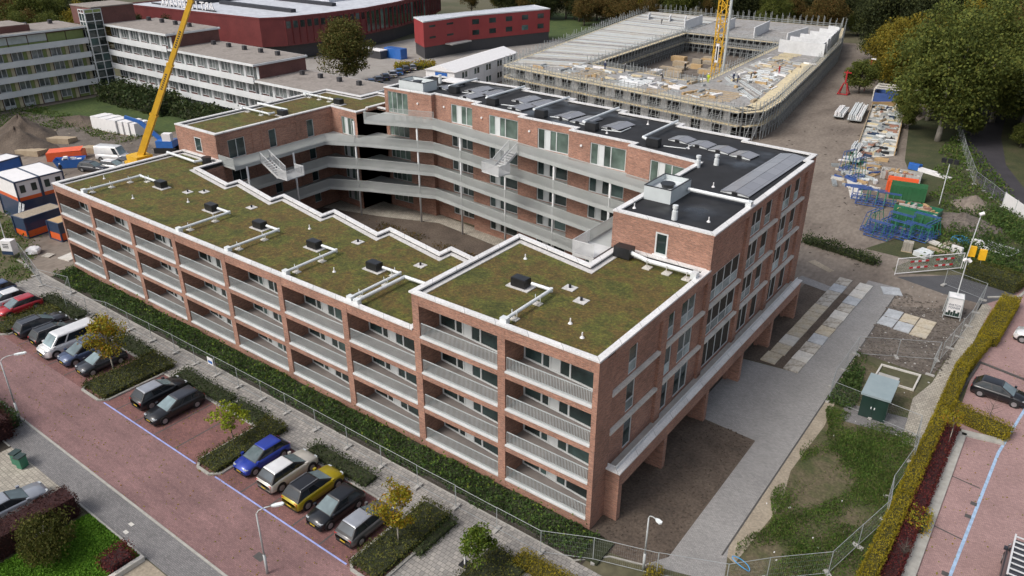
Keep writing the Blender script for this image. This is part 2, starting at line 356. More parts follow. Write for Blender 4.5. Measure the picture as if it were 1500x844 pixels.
# ---- right facade (x = 0), recessed bays between brick piers
PIERS = [(.95, 1.9), (8.42, 9.28), (15.68, 16.4), (22.68, 23.42), (29.95, 30.7), (37.0, 38.0)]
mb = MB()
for j, (a, b_) in enumerate(PIERS):
    mb.box(-.3, -.02 if j == 0 else 0, a, b_, 0, 12.85 if j < 2 else 15.85)
mb.box(-.3, .002, 1.9, 15.68, 12.25, 13.08); mb.box(-.3, .002, 15.8, 37.0, 15.3, 15.9)
mb.build('pier', MT['brick'], B)
BAYS = [(1.9, 8.42, [(4.2, 5.35, ())]), (9.28, 15.68, [(9.45, 10.75, ()), (11.85, 14.15, (13.0,))]), (16.4, 22.68, [(16.5, 22.4, (17.9, 19.4, 20.9))]),
        (23.42, 29.95, [(23.7, 26.25, (25.0,)), (27.1, 28.55, ())]), (30.7, 37.0, [(30.9, 33.3, (32.1,)), (34.4, 35.75, ())])]
for bi, (y0, y1, wins) in enumerate(BAYS):
    nf = 4 if bi < 2 else 5
    holes = []
    for f in range(1, nf):
        for a, b_, cuts in wins:
            if f == 4 and bi == 2: continue
            holes.append((a-y0, b_-y0, FL[f]+.12, FL[f]+2.45))
    mb = MB(); wallholes(mb, (-.22, y0), (0, 1), (1, 0), y1-y0, 2.6, FL[nf]+.05-(.5 if bi < 2 else 0), holes, .16); mb.build('wall_panel', MT['brick'], B)
    for f in range(1, nf):
        for a, b_, cuts in wins:
            if f == 4 and bi == 2: continue
            window(B, (-.22, 0), (0, 1), (1, 0), a, b_, FL[f]+.12, FL[f]+2.45, cuts=cuts, low=(.85 if f > 1 else 0), fr=.09, back=.09)
        if f > 1 and not (f == 4 and bi == 2):
            mb = MB(); mb.box(-.215, .06, y0-.03, y1-.02, FL[f]-.2, FL[f]+.02); mb.build('sill_band', MT['concrete_pale'], B)
# podium along the right facade: brick beam, coping, rail and fins
mb = MB(); mb.box(.55, 1.0, 1.75, 37.75, 2.85, 4.0); mb.box(-.2, .55, 1.75, 2.1, 2.85, 4.0); mb.build('podium_beam', MT['brick'], B)
mb = MB(); mb.box(.42, 1.06, 1.68, 37.8, 4.0, 4.12); mb.box(-.1, .418, 1.68, 2.12, 4.0, 4.12); mb.build('podium_coping', MT['coping'], B)
mb = MB(); mb.box(-.2, .55, 2.1, 37.7, 3.55, 3.74); mb.build('terrace_slab', MT['concrete'], B)
mb = MB()
for xx, zz in ((.62, 4.20), (.62, 4.36)): mb.bar((xx, 1.9, zz), (xx, 37.6, zz), .05, .05)
for k in range(19): mb.bar((.62, 2.0+k*1.97, 4.12), (.62, 2.0+k*1.97, 4.37), .05, .05)
mb.bar((.0, 1.9, 4.36), (.62, 1.9, 4.36), .05, .05); mb.build('railing', MT['galv'], B)
for y in (1.78, 8.45, 15.75, 22.95, 30.2, 37.25):
    mb = MB(); mb.box(-.9, .98, y, y+.48, 0, 2.86); mb.build('fin_wall', MT['brick'], B)
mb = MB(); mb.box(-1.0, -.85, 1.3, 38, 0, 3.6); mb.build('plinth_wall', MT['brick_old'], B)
for k, y in enumerate((2.3, 9.0, 16.3, 23.5, 30.7)):
    mb = MB(); mb.box(-.84, -.6, y, y+5.9, .75, 1.0); mb.box(-.84, -.76, y, y+5.9, 1.0, 2.7, 1); mb.build('ground_window', [MT['slab_edge'], MT['glass']], B)
# ---- penthouse front wall (y = 15.8) and end wall of the left wing
mb = MB(); wallholes(mb, (-8.4, 15.79), (1, 0), (0, -1), 8.4, 12.9, 15.9, [(3.75, 4.8, 13.3, 15.1)]); mb.build('wall', MT['brick'], B)
window(B, (-8.4, 15.79), (1, 0), (0, -1), 3.75, 4.8, 13.3, 15.1, back=.05, fr=.12)
mb = MB(); mb.box(-4.75, -3.5, 15.62, 15.78, 13.2, 13.3); mb.build('sill', MT['white'], B)
mb = MB(); wallholes(mb, (-8.4, 31.1), (0, -1), (-1, 0), 15.3, 0, 15.9, [(a, b_, FL[f]+.05, FL[f]+2.4) for f in range(5) for a, b_ in ((2.2, 4.4), (9.2, 11.4))]); mb.build('wall', MT['brick'], B)
mb = MB(); wallholes(mb, (-69.3, 15.79), (1, 0), (0, -1), 8.1, 9.8, 12.9, [(3.7, 5.05, 10.45, 12.2)]); mb.build('wall', MT['brick'], B)
window(B, (-69.3, 15.79), (1, 0), (0, -1), 3.7, 5.05, 10.45, 12.2, back=.05, fr=.1)
# ---- courtyard walls of the left wing
o = (-61.2, 15.8); U = 17.6
holes = []; ww = []
for f in range(4):
    for a, b_, c in ((1.5, 3.85, (2.68,)), (7.35, 8.45, ()), (13.3, 14.4, ())):
        holes.append((a, b_, FL[f]+.03, FL[f]+2.3)); ww.append((a, b_, c, f))
mb = MB(); wallholes(mb, o, (0, 1), (1, 0), U, 0, 12.9, holes, .2); mb.build('wall', MT['brick'], B)
for a, b_, c, f in ww: window(B, o, (0, 1), (1, 0), a, b_, FL[f]+.03, FL[f]+2.3, cuts=c, back=.12)
for f in range(1, 4):
    mb = MB()
    for a, b_ in ((.7, 4.9), (6.6, 11.6), (12.6, 17.0)):
        mb.box(-61.2, -61.13, 15.8+a-.35, 15.8+a-.05, FL[f], FL[f]+2.6); mb.box(-61.2, -61.13, 15.8+b_, 15.8+b_+.7, FL[f], FL[f]+2.6)
    mb.box(-61.2, -61.12, 15.8, 33.3, FL[f]+2.45, FL[f]+3.05); mb.build('brick_relief', MT['brick'], B)
segs = [((-61.25, 33.4), (-56.05, 33.05)), ((-56.05, 33.05), (-56.05, 36.6)), ((-56.05, 36.6), (-54.3, 36.6))]
for s_, (a, b_) in enumerate(segs):
    a = Vector(a); b_ = Vector(b_); d = b_-a; n = Vector((d.y, -d.x)).normalized(); hol = [(2.0, 4.6, FL[f]+.03, FL[f]+2.35) for f in range(4)] if s_ == 0 else []
    mb = MB(); wallholes(mb, a, d, n, d.length, 0, 12.9, hol, .2); mb.build('wall', MT['brick'], B)
    if s_ == 0:
        for f in range(4): window(B, a, d, n, 2.0, 4.6, FL[f]+.03, FL[f]+2.35, cuts=(2.6, 3.2, 3.9), solid=(1,), back=.12, glass=MT['glass_green'])
# ---- courtyard walls of the rear wing
for i in range(11):
    a = Vector(REARF[i]); b_ = Vector(REARF[i+1]); d = b_-a; L = d.length; n = Vector((d.y, -d.x)).normalized(); hol = []
    if L > 6:
        for f in range(5): hol.append(((.55, 3.9, FL[f]+.03, FL[f]+2.75) if i == 0 else (2.7, L-.75, FL[f]+.03, FL[f]+2.35)))
    mb = MB(); wallholes(mb, a, d, n, L, 0, 15.85, hol, .2); mb.build('wall', MT['brick'], B)
    for h in hol:
        if i == 0: window(B, a, d, n, h[0], h[1], h[2], h[3], cuts=(h[0]+.7, h[0]+1.5, h[0]+2.4), back=.12, glass=MT['glass_green'], frame=MT['steel'])
        else: window(B, a, d, n, h[0], h[1], h[2], h[3], cuts=(h[0]+.95, h[0]+1.65, h[0]+2.5), solid=(1,), back=.12, fr=.1, glass=MT['glass_green'] if h[2] > 12 else MT['glass'])
    if i in (0, 2, 4, 6, 8):
        lm = MB(); q = a+d.normalized()*(5.6 if i == 0 else 1.6)+n*.02
        lm.tube((q.x, q.y, 14.6), (q.x+n.x*.12, q.y+n.y*.12, 14.6), .13, 8); lm.build('wall_lamp', MT['white'], B)
# ---- galleries
GE = [(-58.1, 15.7), (-58.1, 29.3), (-53.2, 31.7), (-44.5, 34.8), (-30.5, 32.6), (-22.0, 31.2), (-10.4, 29.3), (-10.4, 15.8)]
GW = [(-61.2, 15.8), (-61.2, 33.4), (-56.0, 33.1), (-56, 36.6), (-54.3, 36.7), (-46.5, 37.0), (-46.5, 37.5), (-39.4, 37.3), (-39.4, 36.3), (-31.5, 35.7), (-31.5, 34.8), (-23.9, 34.6), (-23.9, 33.5), (-16.2, 33.2), (-16.2, 32.2), (-8.4, 31.1), (-8.4, 15.8)]
for f in (1, 2, 3, 4):
    z = FL[f]
    if f < 4: ge = GE; poly = GE+GW[::-1]
    else: ge = GE[2:]; poly = ge+GW[:3:-1]+[(-54.2, 36.5), (-54.2, 33.0)]
    mb = MB(); mb.prism(poly, z-.3, z-.02); mb.build('gallery_slab', MT['gallery_steel'], B)
    mb = MB(); rl = MB()
    for a, b_ in zip(ge, ge[1:]):
        A = Vector(a); D = (Vector(b_)-A); L = D.length; D.normalize(); off = Vector((-D.y, D.x))*-.04
        mb.bar((a[0], a[1], z-.18), (b_[0], b_[1], z-.18), .08, .42)
        railing(rl, a, b_, z+.0, 1.02, .11, .05, bd=.03)
    if f == 4: railing(rl, (-53.2, 31.7), (-54.2, 33.0), z, 1.0, .10, .05); railing(rl, (-50.4, 33.7), (-45.0, 35.6), z+.0, 1.5, .1, .03)
    if f == 3: railing(rl, (-61.0, 15.72), (-58.1, 15.7), z, 1.0, .10, .062)
    mb.build('gallery_fascia', MT['gallery_steel'], B); rl.build('railing', MT['gallery_steel'], B)
mb = MB()
mb.prism([(-10.4, 15.8), (-8.45, 15.8), (-8.45, 13.2), (-10.4, 13.2)], 12.5, 12.8); mb.build('gallery_slab', MT['slab_edge'], B)
rl = MB(); railing(rl, (-10.4, 15.8), (-10.4, 13.2), 12.8, 1.05, .09, .05); railing(rl, (-10.4, 13.2), (-8.5, 13.2), 12.8, 1.05, .09, .05); rl.build('railing', MT['slab_edge'], B)
for x, y, zt in ((-57.95, 17.2, 9.6), (-57.95, 24.0, 9.6), (-54.6, 31.2, 12.6), (-46.6, 34.2, 12.6), (-39.6, 34.15, 12.6), (-32.0, 32.95, 12.6), (-24.6, 31.75, 12.6), (-17.0, 30.5, 12.6), (-10.35, 22, 12.6), (-10.35, 16, 12.6)):
    mb = MB(); mb.tube((x, y, 0), (x, y, zt), .12, 10); mb.build('column', MT['slab_edge'], B, True)
def stair(px, py, ux, uy, z0, run=2.9, drop=1.5, wd=1.25, land=1.7):
    st = MB(); u = Vector((ux, uy)); v = Vector((-uy, ux)); P = Vector((px, py))
    def W(a, b, z): q = P+u*a+v*b; return (q.x, q.y, z)
    n = 8
    for k in range(n):
        a = run*k/n; z = z0-drop*(k+1)/n; q = P+u*a
        st.obox(tuple(q), (u.x, u.y), run/n*.8, wd, z-.05, z)
    for b in (0, wd):
        st.bar(W(0, b, z0-.1), W(run, b, z0-drop-.1), .05, .26)
        st.bar(W(0, b, z0+1.0), W(run, b, z0-drop+1.0), .05, .06)
        for k in range(24):
            t = k/23; st.bar(W(run*t, b, z0-drop*t), W(run*t, b, z0-drop*t+1.0), .03, .03)
    q = P+u*run; st.obox((q.x, q.y), (u.x, u.y), land, wd*2.05, z0-drop-.15, z0-drop)
    for a0, b0, a1, b1 in ((run, 0, run+land, 0), (run+land, 0, run+land, wd*2.05), (run, wd*2.05, run+land, wd*2.05)):
        p0 = W(a0, b0, 0); p1 = W(a1, b1, 0); railing(st, p0, p1, z0-drop, 1.0, .09, .05)
    st.build('stair', MT['slab_edge'], B)
stair(-58.1, 19.3, 1, 0, 9.8); stair(-31.2, 32.55, -.15, -.99, 12.8, run=2.4, wd=1.3)
# ---- roofs: surface, upstand, coping, gravel strip
for P_, z, mat_, gname in ((LOW, 9.8, 'sedum', 1), (HIGH, 12.8, 'sedum', 1), (LEFT, 12.8, 'sedum', 1), (REAR, 15.75, 'bitumen', 0)):
    top = z+.38 if z < 15 else 16.02
    mb = MB(); mb.prism(inset(P_, .3), z-.1, z+.06); o_ = mb.build('roof_surface', MT[mat_], B)
    mb = MB(); ring(mb, inset(P_, .06), .24, z+.0, top-.13, 0); mb.build('roof_upstand', MT['bitumen_edge'], B)
    mb = MB(); ring(mb, P_, .42, top-.125, top, 0, .05); mb.build('coping', MT['coping'], B)
    if gname:
        mb = MB(); I = inset(P_, .34); J = inset(P_, .80); k = len(P_)
        for i in range(k):
            if abs(P_[i][1]) < .01 and abs(P_[(i+1) % k][1]) < .01: continue
            if P_ is HIGH and i == 1: continue
            j = (i+1) % k; mb.prism([I[i], I[j], J[j], J[i]], z+.06, z+.11)
        mb.build('gravel_strip', MT['gravel_strip'], B)
mb = MB()
for P_, z in ((LOW, 9.8),): pass
# brick parapet faces under copings for upper bands
mb = MB()
for P_, z0, z1, sel in ((LEFT, 12.84, 13.05, (0, 1, 2, 3)), (REAR, 15.7, 15.89, tuple(range(0, 14)))):
    k = len(P_)
    for i in sel:
        a, b_ = Vector(P_[i]), Vector(P_[(i+1) % k]); d = b_-a; n = Vector((d.y, -d.x)).normalized()
        a = a+n*.012; mb.obox(tuple(a), tuple(d.normalized()), d.length, .1, z0, z1)
mb.build('parapet', MT['brick'], B)
mb = MB(); mb.box(-56.25, -55.9, 35.0, 38.6, 12.9, 13.3); mb.build('parapet', MT['brick'], B)
mb = MB(); mb.box(-56.3, -55.85, 34.95, 38.6, 13.3, 13.42); mb.build('coping', MT['coping'], B)
# ---- things standing on the roofs
def duct_unit(box, path, z, label, legs=True, big=.72):
    t = thing('roof_ventilation_unit', label, 'ventilation unit', (box[0], box[1], z), 0, 'roof ventilation units with ducts')
    bx, by = box; mb = MB(); mb.box(-.85*big, .85*big, -.40, .40, .12, .72); mb.box(-.8*big, .8*big, -.36, .36, .72, .76, 0); mb.build('fan_box', [MT['black_plastic'], MT['galv']], t)
    mb = MB(); mb.box(-.95, .95, -.55, .55, .0, .07); mb.build('base_tiles', MT['gravel_strip'], t)
    pts = [(x-bx, y-by, .45) for x, y in path]; mb = MB(); mb.poly(pts, .125, 10)
    for p in pts[1:-1]:
        mb.tube((p[0], p[1], .31), (p[0], p[1], .59), .14, 10)
    e = pts[-1]; mb.box(e[0]-.26, e[0]+.26, e[1]-.2, e[1]+.22, .2, .62); mb.build('duct', MT['galv'], t, False)
    for a, b_ in zip(pts, pts[1:]):
        L = math.dist(a, b_); n = int(L/1.9)
        for k in range(n):
            s_ = (k+.6)/max(n, 1); x = a[0]+(b_[0]-a[0])*s_; y = a[1]+(b_[1]-a[1])*s_
            mb = MB(); mb.box(x-.3, x+.3, y-.25, y+.25, 0, .07); mb.build('support_tile', MT['concrete_pale'], t)
            mb = MB(); ax = (0, 1) if abs(b_[0]-a[0]) > abs(b_[1]-a[1]) else (1, 0)
            mb.bar((x-ax[0]*.2, y-ax[1]*.2, .07), (x-ax[0]*.2, y-ax[1]*.2, .7), .04, .04); mb.bar((x+ax[0]*.2, y+ax[1]*.2, .07), (x+ax[0]*.2, y+ax[1]*.2, .7), .04, .04); mb.build('support_frame', MT['galv'], t)
zl = 9.862
low_label = 'black fan box with bent silver duct to the street parapet of the low roof'
duct_unit((-58.3, 6.7), [(-59.3, 6.8), (-62.5, 6.8), (-62.6, .6)], zl, 'black fan box with duct bending left at the container end of the low roof')
for bx_, xx in ((-47.9, -45.15), (-40.3, -37.7), (-32.6, -29.9), (-25.1, -22.25)):
    duct_unit((bx_, 5.8), [(bx_+.9, 5.9), (xx, 5.9), (xx, .5)], zl, low_label)
mb = MB(); t = thing('roof_duct', 'short silver duct from the high brick wall to the low roof parapet', 'duct', (-21.4, 5.6, zl))
mb.poly([(5.8, .1, .5), (0, 0, .5), (0, -5.2, .5)], .15, 10); mb.box(-.25, .25, -5.4, -5.0, .2, .65); mb.build('pipe', MT['galv'], t)
duct_unit((-9.95, 5.7), [(-9.1, 5.85), (-7.45, 5.85), (-7.45, .5)], 12.862, 'black fan box with bent silver duct on the higher corner green roof')
t = thing('roof_ventilation_unit', 'black fan box with silver duct along the brick penthouse wall', 'ventilation unit', (-6.6, 14.6, 12.862), 0)
mb = MB(); mb.box(-.7, .7, -.45, .45, .1, .95); mb.build('fan_box', MT['black_plastic'], t)
mb = MB(); mb.poly([(.7, -.1, .6), (2.3, -.55, .55), (6.1, -.55, .55)], .17, 10); mb.box(5.9, 6.35, -.85, -.3, .2, .7); mb.build('duct', MT['galv'], t)
for k in (2.4, 4.0, 5.6):
    mb = MB(); mb.box(k-.3, k+.3, -1.0, -.3, 0, .08); mb.bar((k, -.8, .08), (k, -.8, .8), .04, .04); mb.build('support_tile', MT['concrete_pale'], t)
# left wing units
duct_unit((-62.9, 26.9), [(-63.6, 26.2), (-63.6, 25.4), (-69.2, 25.4)], 12.862, 'black fan box with two silver ducts on the narrow left wing green roof')
t = thing('roof_duct', 'straight silver duct crossing the left wing green roof beside the fan box', 'duct', (-63.5, 28.1, 12.862)); mb = MB(); mb.poly([(0, -.9, .45), (0, 0, .45), (-6.0, 0, .45)], .15, 10); mb.build('pipe', MT['galv'], t)
duct_unit((-61.9, 35.4), [(-62.8, 35.6), (-69.0, 35.7)], 12.862, 'black fan box with straight silver duct at the far end of the left wing roof')
t = thing('roof_ventilation_unit', 'round black fan with silver duct at the foot of the left wing wall', 'ventilation unit', (-61.8, 14.6, zl)); mb = MB(); mb.tube((0, 0, .1), (0, 0, .8), .55, 14); mb.build('fan_box', MT['black_plastic'], t); mb = MB(); mb.poly([(0, 0, .5), (-.3, -1.3, .5), (-6.3, -1.1, .5)], .15, 10); mb.build('duct', MT['galv'], t)
# rear wing units
for bx_, by_, yy in ((-45.3, 40.0, 46.5), (-37.5, 37.8, 46.5), (-29.7, 36.6, 44.9), (-22.3, 35.3, 43.8), (-14.3, 33.8, 42.5)):
    t = thing('roof_ventilation_unit', 'black fan box with long silver duct crossing the black roof', 'ventilation unit', (bx_, by_, 15.82), 0, 'fan boxes in a row on the black roof')
    mb = MB(); mb.box(-.65, .65, -.4, .4, .05, .8); mb.box(-.6, .6, -.36, .36, .8, .84, 0); mb.build('fan_box', [MT['black_plastic'], MT['galv']], t)
    mb = MB(); mb.poly([(-.8, .3, .5), (-1.6, .8, .5), (-1.65, yy-by_, .5)], .14, 10); mb.build('duct', MT['galv'], t)
    mb = MB(); mb.poly([(.9, .4, .12), (3.0, .9, .12), (3.0, 3.0, .12)], .05, 6); mb.build('cable_tray', MT['galv'], t)
def plant_box(x0, x1, y0, y1, z, label):
    t = thing('roof_plant_enclosure', label, 'plant box', ((x0+x1)/2, (y0+y1)/2, z)); a, b_ = (x1-x0)/2, (y1-y0)/2
    mb = MB(); ring(mb, [(-a, -b_), (a, -b_), (a, b_), (-a, b_)], .07, 0, 1.15); mb.build('screen', MT['panel_grey'], t)
    mb = MB(); ring(mb, [(-a, -b_), (a, -b_), (a, b_), (-a, b_)], .09, 1.15, 1.2, 0, .02); mb.build('screen_cap', MT['black_plastic'], t)
    mb = MB(); mb.box(-a+.08, a-.08, -b_+.08, b_-.08, .1, .72); mb.build('inner_roof', MT['galv'], t)
    mb = MB(); mb.tube((0, 0, .72), (0, 0, 1.0), .5, 12); mb.tube((0, 0, 1.0), (0, 0, 1.06), .62, 12); mb.build('fan', MT['black_plastic'], t)
plant_box(-8.0, -5.6, 19.9, 23.6, 15.82, 'grey box screen around a black fan on the corner of the black roof')
plant_box(-52.6, -48.4, 37.6, 40.2, 15.82, 'grey box screen around a black fan at the far end of the black roof')
for x, y, h in ((-3.9, 17.2, 1.15), (-8.0, 30.3, 1.1), (-6.9, 31.9, 1.0), (-50.6, 43.3, 1.1)):
    t = thing('roof_vent_pipe', 'silver vent pipe with cap standing on the black roof', 'vent pipe', (x, y, 15.82), 0, 'silver vent pipes on the black roof')
    mb = MB(); mb.tube((0, 0, 0), (0, 0, h*.6), .24, 12, 0, .22); mb.tube((0, 0, h*.6), (0, 0, h*.8), .16, 12); mb.build('pipe', MT['galv'], t); mb = MB(); mb.tube((0, 0, h*.8), (0, 0, h), .22, 12); mb.build('cap', MT['galv'], t)
t = thing('roof_duct', 'silver duct from the grey plant box to the outer edge of the black roof', 'duct', (-5.0, 22.9, 15.82)); mb = MB(); mb.poly([(-.5, 0, .5), (4.7, 0, .5)], .16, 10); mb.box(4.5, 4.95, -.25, .25, .1, .6); mb.build('pipe', MT['galv'], t)
t = thing('roof_skylight', 'white flat skylight cover on the black roof', 'skylight', (-48.5, 43.6, 15.82)); mb = MB(); mb.box(-1.3, 1.3, -.7, .7, 0, .4); mb.build('upstand', MT['black_plastic'], t); mb = MB(); mb.box(-1.4, 1.4, -.8, .8, .4, .6); mb.build('dome', MT['white'], t)
def solar_tent(x, y, L, label, rz=0, group='solar panels on the black roof', wd=1.1):
    t = thing('solar_panel_tent', label, 'solar panel', (x, y, 15.815), rz, group)
    for sgn in (-1, 1):
        mb = MB(); k = 0
        v = [(0.02*sgn, 0, .30), (0.02*sgn, L, .30), (sgn*wd, L, .12), (sgn*wd, 0, .12)]
        if sgn < 0: v = v[::-1]
        mb.face(v); mb.face([(p[0], p[1], p[2]-.04) for p in v[::-1]])
        for a, b_ in zip(v, v[1:]+v[:1]): mb.face([a, (a[0], a[1], a[2]-.04), (b_[0], b_[1], b_[2]-.04), b_])
        mb.build('panel', MT['solar'], t)
    mb = MB()
    for yy in (.05, L-.05): mb.face([(-wd, yy, 0), (wd, yy, 0), (wd*.98, yy, .1), (0, yy, .27), (-wd*.98, yy, .1)])
    mb.build('frame', MT['galv'], t); mb = MB(); mb.box(-.22, .22, -.08, .12, 0, .24); mb.build('ballast', MT['black_plastic'], t)
solar_tent(-2.4, 25.2, 13.6, 'long double row of solar panels along the street edge of the black roof', -.02, wd=1.25)
for k in range(4): solar_tent(-13.1+k*2.35, 36.6-k*.45, 1.9, 'short tent of solar panels in the row of four near the roof corner', -.12, 'row of four short solar tents')
for x, y in ((-21.0, 37.0), (-27.6, 37.6), (-25.0, 37.0), (-36.0, 41.0), (-33.5, 40.4), (-34.2, 37.8), (-44.0, 41.8), (-41.3, 41.2), (-42.4, 38.8), (-48.2, 40.9)):
    solar_tent(x, y-.3, 3.2, 'short tent of solar panels between two long ducts on the black roof', -.12, 'solar tents between the ducts')
for x, y, z in ((-54.7, 7.5, zl), (-53.4, 8.6, zl), (-45.5, 8.7, zl), (-30.5, 9.0, zl), (-22.6, 8.7, zl), (-7.0, 7.6, 12.862), (-5.3, 6.4, 12.862)):
    t = thing('roof_drain_vent', 'small black vent cap on a pale tile set in the sedum roof', 'vent cap', (x, y, z), 0, 'small vent caps on the green roofs')
    mb = MB(); mb.box(-.45, .45, -.4, .4, 0, .06); mb.build('tile', MT['gravel_strip'], t); mb = MB(); mb.tube((0, 0, .06), (0, 0, .3), .1, 8); mb.build('cap', MT['black_plastic'], t)
for x, y, z in ((-66, 4.5, zl), (-57.5, 3.0, zl), (-52.0, 5.8, zl), (-36.5, 8.5, zl), (-27.5, 3.5, zl), (-12.5, 9.8, 12.862), (-4.2, 3.3, 12.862), (-2.6, 2.2, 12.862), (-7.5, 17.5, 15.82), (-1.6, 18.3, 15.82), (-4.6, 26.0, 15.82), (-11.2, 35.2, 15.82), (-18.7, 41.0, 15.82), (-20.4, 35.2, 15.82)):
    t = thing('fall_arrest_anchor', 'small white safety anchor post on the roof', 'anchor post', (x, y, z), 0, 'white safety anchors on the roofs')
    mb = MB(); mb.tube((0, 0, 0), (0, 0, .12), .16, 8, 0, .08); mb.tube((0, 0, .12), (0, 0, .4), .045, 6); mb.build('post', MT['white'], t)
# ---------------------------------------------------------------- ground sheets
noisy('plaza', [(.24, .22, .20), (.32, .30, .275)], .3, .9, fine=(2, .12))
def sheet(name, P, z, mat_, kind='structure'):
    mb = MB(); mb.face([(p[0], p[1], z) for p in P]); o = mb.build(name, MT[mat_]); props(o, kind=kind)
    me = o.data
    if me.polygons[0].normal.z < 0: me.flip_normals()
    return o
def rect(x0, x1, y0, y1): return [(x0, y0), (x1, y0), (x1, y1), (x0, y1)]
sheet('ground', rect(-1500, 1200, -600, 2400), -.03, 'ground')
sheet('site_ground', [(-165, -2.8), (-68, -2.8), (-68, 16), (-69.5, 40), (-54, 47), (-20, 44), (1, 41), (1, 46), (8, 46), (8, 52), (6, 56), (8, 62), (7, 72), (6, 82), (3, 100), (-8, 150), (-15, 175), (-30, 215), (-120, 215), (-110, 108), (-100, 60), (-112, 52), (-155, 50), (-165, 24)], -.012, 'mud')
sheet('car_park_back', [(-112, 52), (-95, 52), (-84, 100), (-95, 112), (-110, 165), (-150, 165), (-150, 60)], -.006, 'plaza')
sheet('park_lawn', [(-175, 168), (-108, 168), (-106, 214), (-175, 222)], -.004, 'lawn_far')
sheet('courtyard_ground', [(-61, 12), (-8, 11), (-8, 31), (-54, 38), (-61, 34)], .0, 'soil')
sheet('courtyard_path', [(-60.9, 30), (-52.0, 32.4), (-44.5, 35.2), (-30, 33.2), (-9, 29.8), (-8.4, 31.5), (-30, 35.6), (-46, 37.5), (-56, 36.6), (-61, 33.5)], .006, 'paver_tan')
sheet('ivy_bed', rect(-68.3, 1.2, -2.9, 0), .0, 'bed_soil')
sheet('path', rect(-76, 4.0, -6.3, -2.9), .002, 'tile')
sheet('parking', rect(-100, -7.9, -11.8, -6.3), .004, 'bay_brick')
sheet('road', rect(-170, 60, -16.9, -11.8), .006, 'road_brick')
sheet('sidewalk', rect(-170, 60, -19.05, -16.9), .003, 'tile_grey')
sheet('cross_path', [(-8.2, -6.3), (-4.4, -6.3), (-4.4, -11.8), (-7.8, -11.8)], .005, 'tile')
sheet('lawn', [(-28.2, -40), (-21.3, -40), (-21.5, -19.1), (-28.2, -19.1)], .0, 'lawn')
sheet('driveway', rect(-40.0, -30.4, -40, -19.05), .0, 'paver_tan')
sheet('gravel_garden', rect(-21.2, -10, -40, -19.1), .0, 'sand')
sheet('garden_ground', rect(-80, -40.0, -40, -17.4), .0, 'bed_soil')
sheet('soil', [(-1.2, -1.2), (5.3, -.6), (5.3, 16.0), (.2, 16.1), (-1, 16.4)], .0, 'soil')
sheet('paved_path', [(4.4, -.4), (9.0, 1.0), (7.95, 4.4), (7.95, 51), (4.7, 51), (4.5, 27.5), (-1, 26.8), (-1, 16.3), (5.3, 15.9), (5.3, 1.0)], .004, 'paver_grey')
sheet('soil_strip', [(-1.0, 27.0), (4.5, 27.6), (4.6, 46), (4.4, 50), (-.6, 48)], .0, 'soil')
sheet('verge', [(8.0, 3), (9.2, -1), (16.2, -1), (16.0, 24), (14.6, 30), (8.0, 34.4)], -.004, 'grass_rough')
sheet('sand_strip', [(8.0, 3.4), (8.9, 3.0), (9.4, 10), (8.7, 14), (9.0, 21), (8.4, 30), (8.0, 34)], .002, 'sand')
sheet('dug_soil', [(8.0, 34.5), (14.4, 34.0), (15.4, 46), (15.6, 53), (8, 46), (8, 34.5)], .0, 'mud_dark')
sheet('gate_ground', [(-2, 46), (8, 46), (15.6, 50.5), (15.8, 53.4), (13, 58.5), (6.0, 54.5), (-4, 58)], .003, 'mud')
sheet('tan_path', [(14.4, 22.5), (15.9, 22.5), (16.0, 34), (16.6, 52), (15.6, 53.3), (14.6, 33), (13.8, 29.5)], .003, 'paver_tan')
sheet('asphalt_drive', [(7.0, 53.8), (12.5, 58.6), (18.3, 57.0), (15.8, 52.2), (12, 52.4)], .006, 'asphalt')
sheet('lot_road', [(17.2, -40), (60, -40), (60, 80), (19.5, 62), (15.9, 54.5), (17.1, 40), (17.3, 28), (18.1, 26.8)], .0, 'lot_brick')
sheet('dark_path', [(-3, 150), (1.5, 126), (5.8, 108), (9.4, 94), (12.4, 88.5), (17.5, 80), (30, 64), (36, 68), (22, 84), (15, 96), (11, 108), (8, 126), (6, 150)], .004, 'asphalt_dark')
sheet('weed_field', [(2, 60), (12.5, 59.5), (19, 60), (26, 66), (17, 79.5), (12, 88), (9, 94), (5.4, 108), (1, 126), (-5, 140), (-7, 125), (-2.5, 101), (3, 84), (7, 72)], -.002, 'weed_ground')
sheet('wood_floor', [(-6, 141), (1, 127), (8, 100), (20, 84), (60, 60), (160, 90), (160, 300), (-40, 300), (-30, 200)], -.008, 'weed_ground')
sheet('back_lawn', [(-150, 27), (-112, 30), (-112, 50), (-150, 50)], -.004, 'lawn_far')
sheet('mud_left', [(-165, 18), (-110, 22), (-100, 30), (-118, 36), (-150, 30)], -.003, 'mud_dark')
sheet('green_left', [(-95, -12), (-70, -6.4), (-69.5, -3.5), (-76, -3), (-82, 2), (-95, 3)], .007, 'grass_rough')
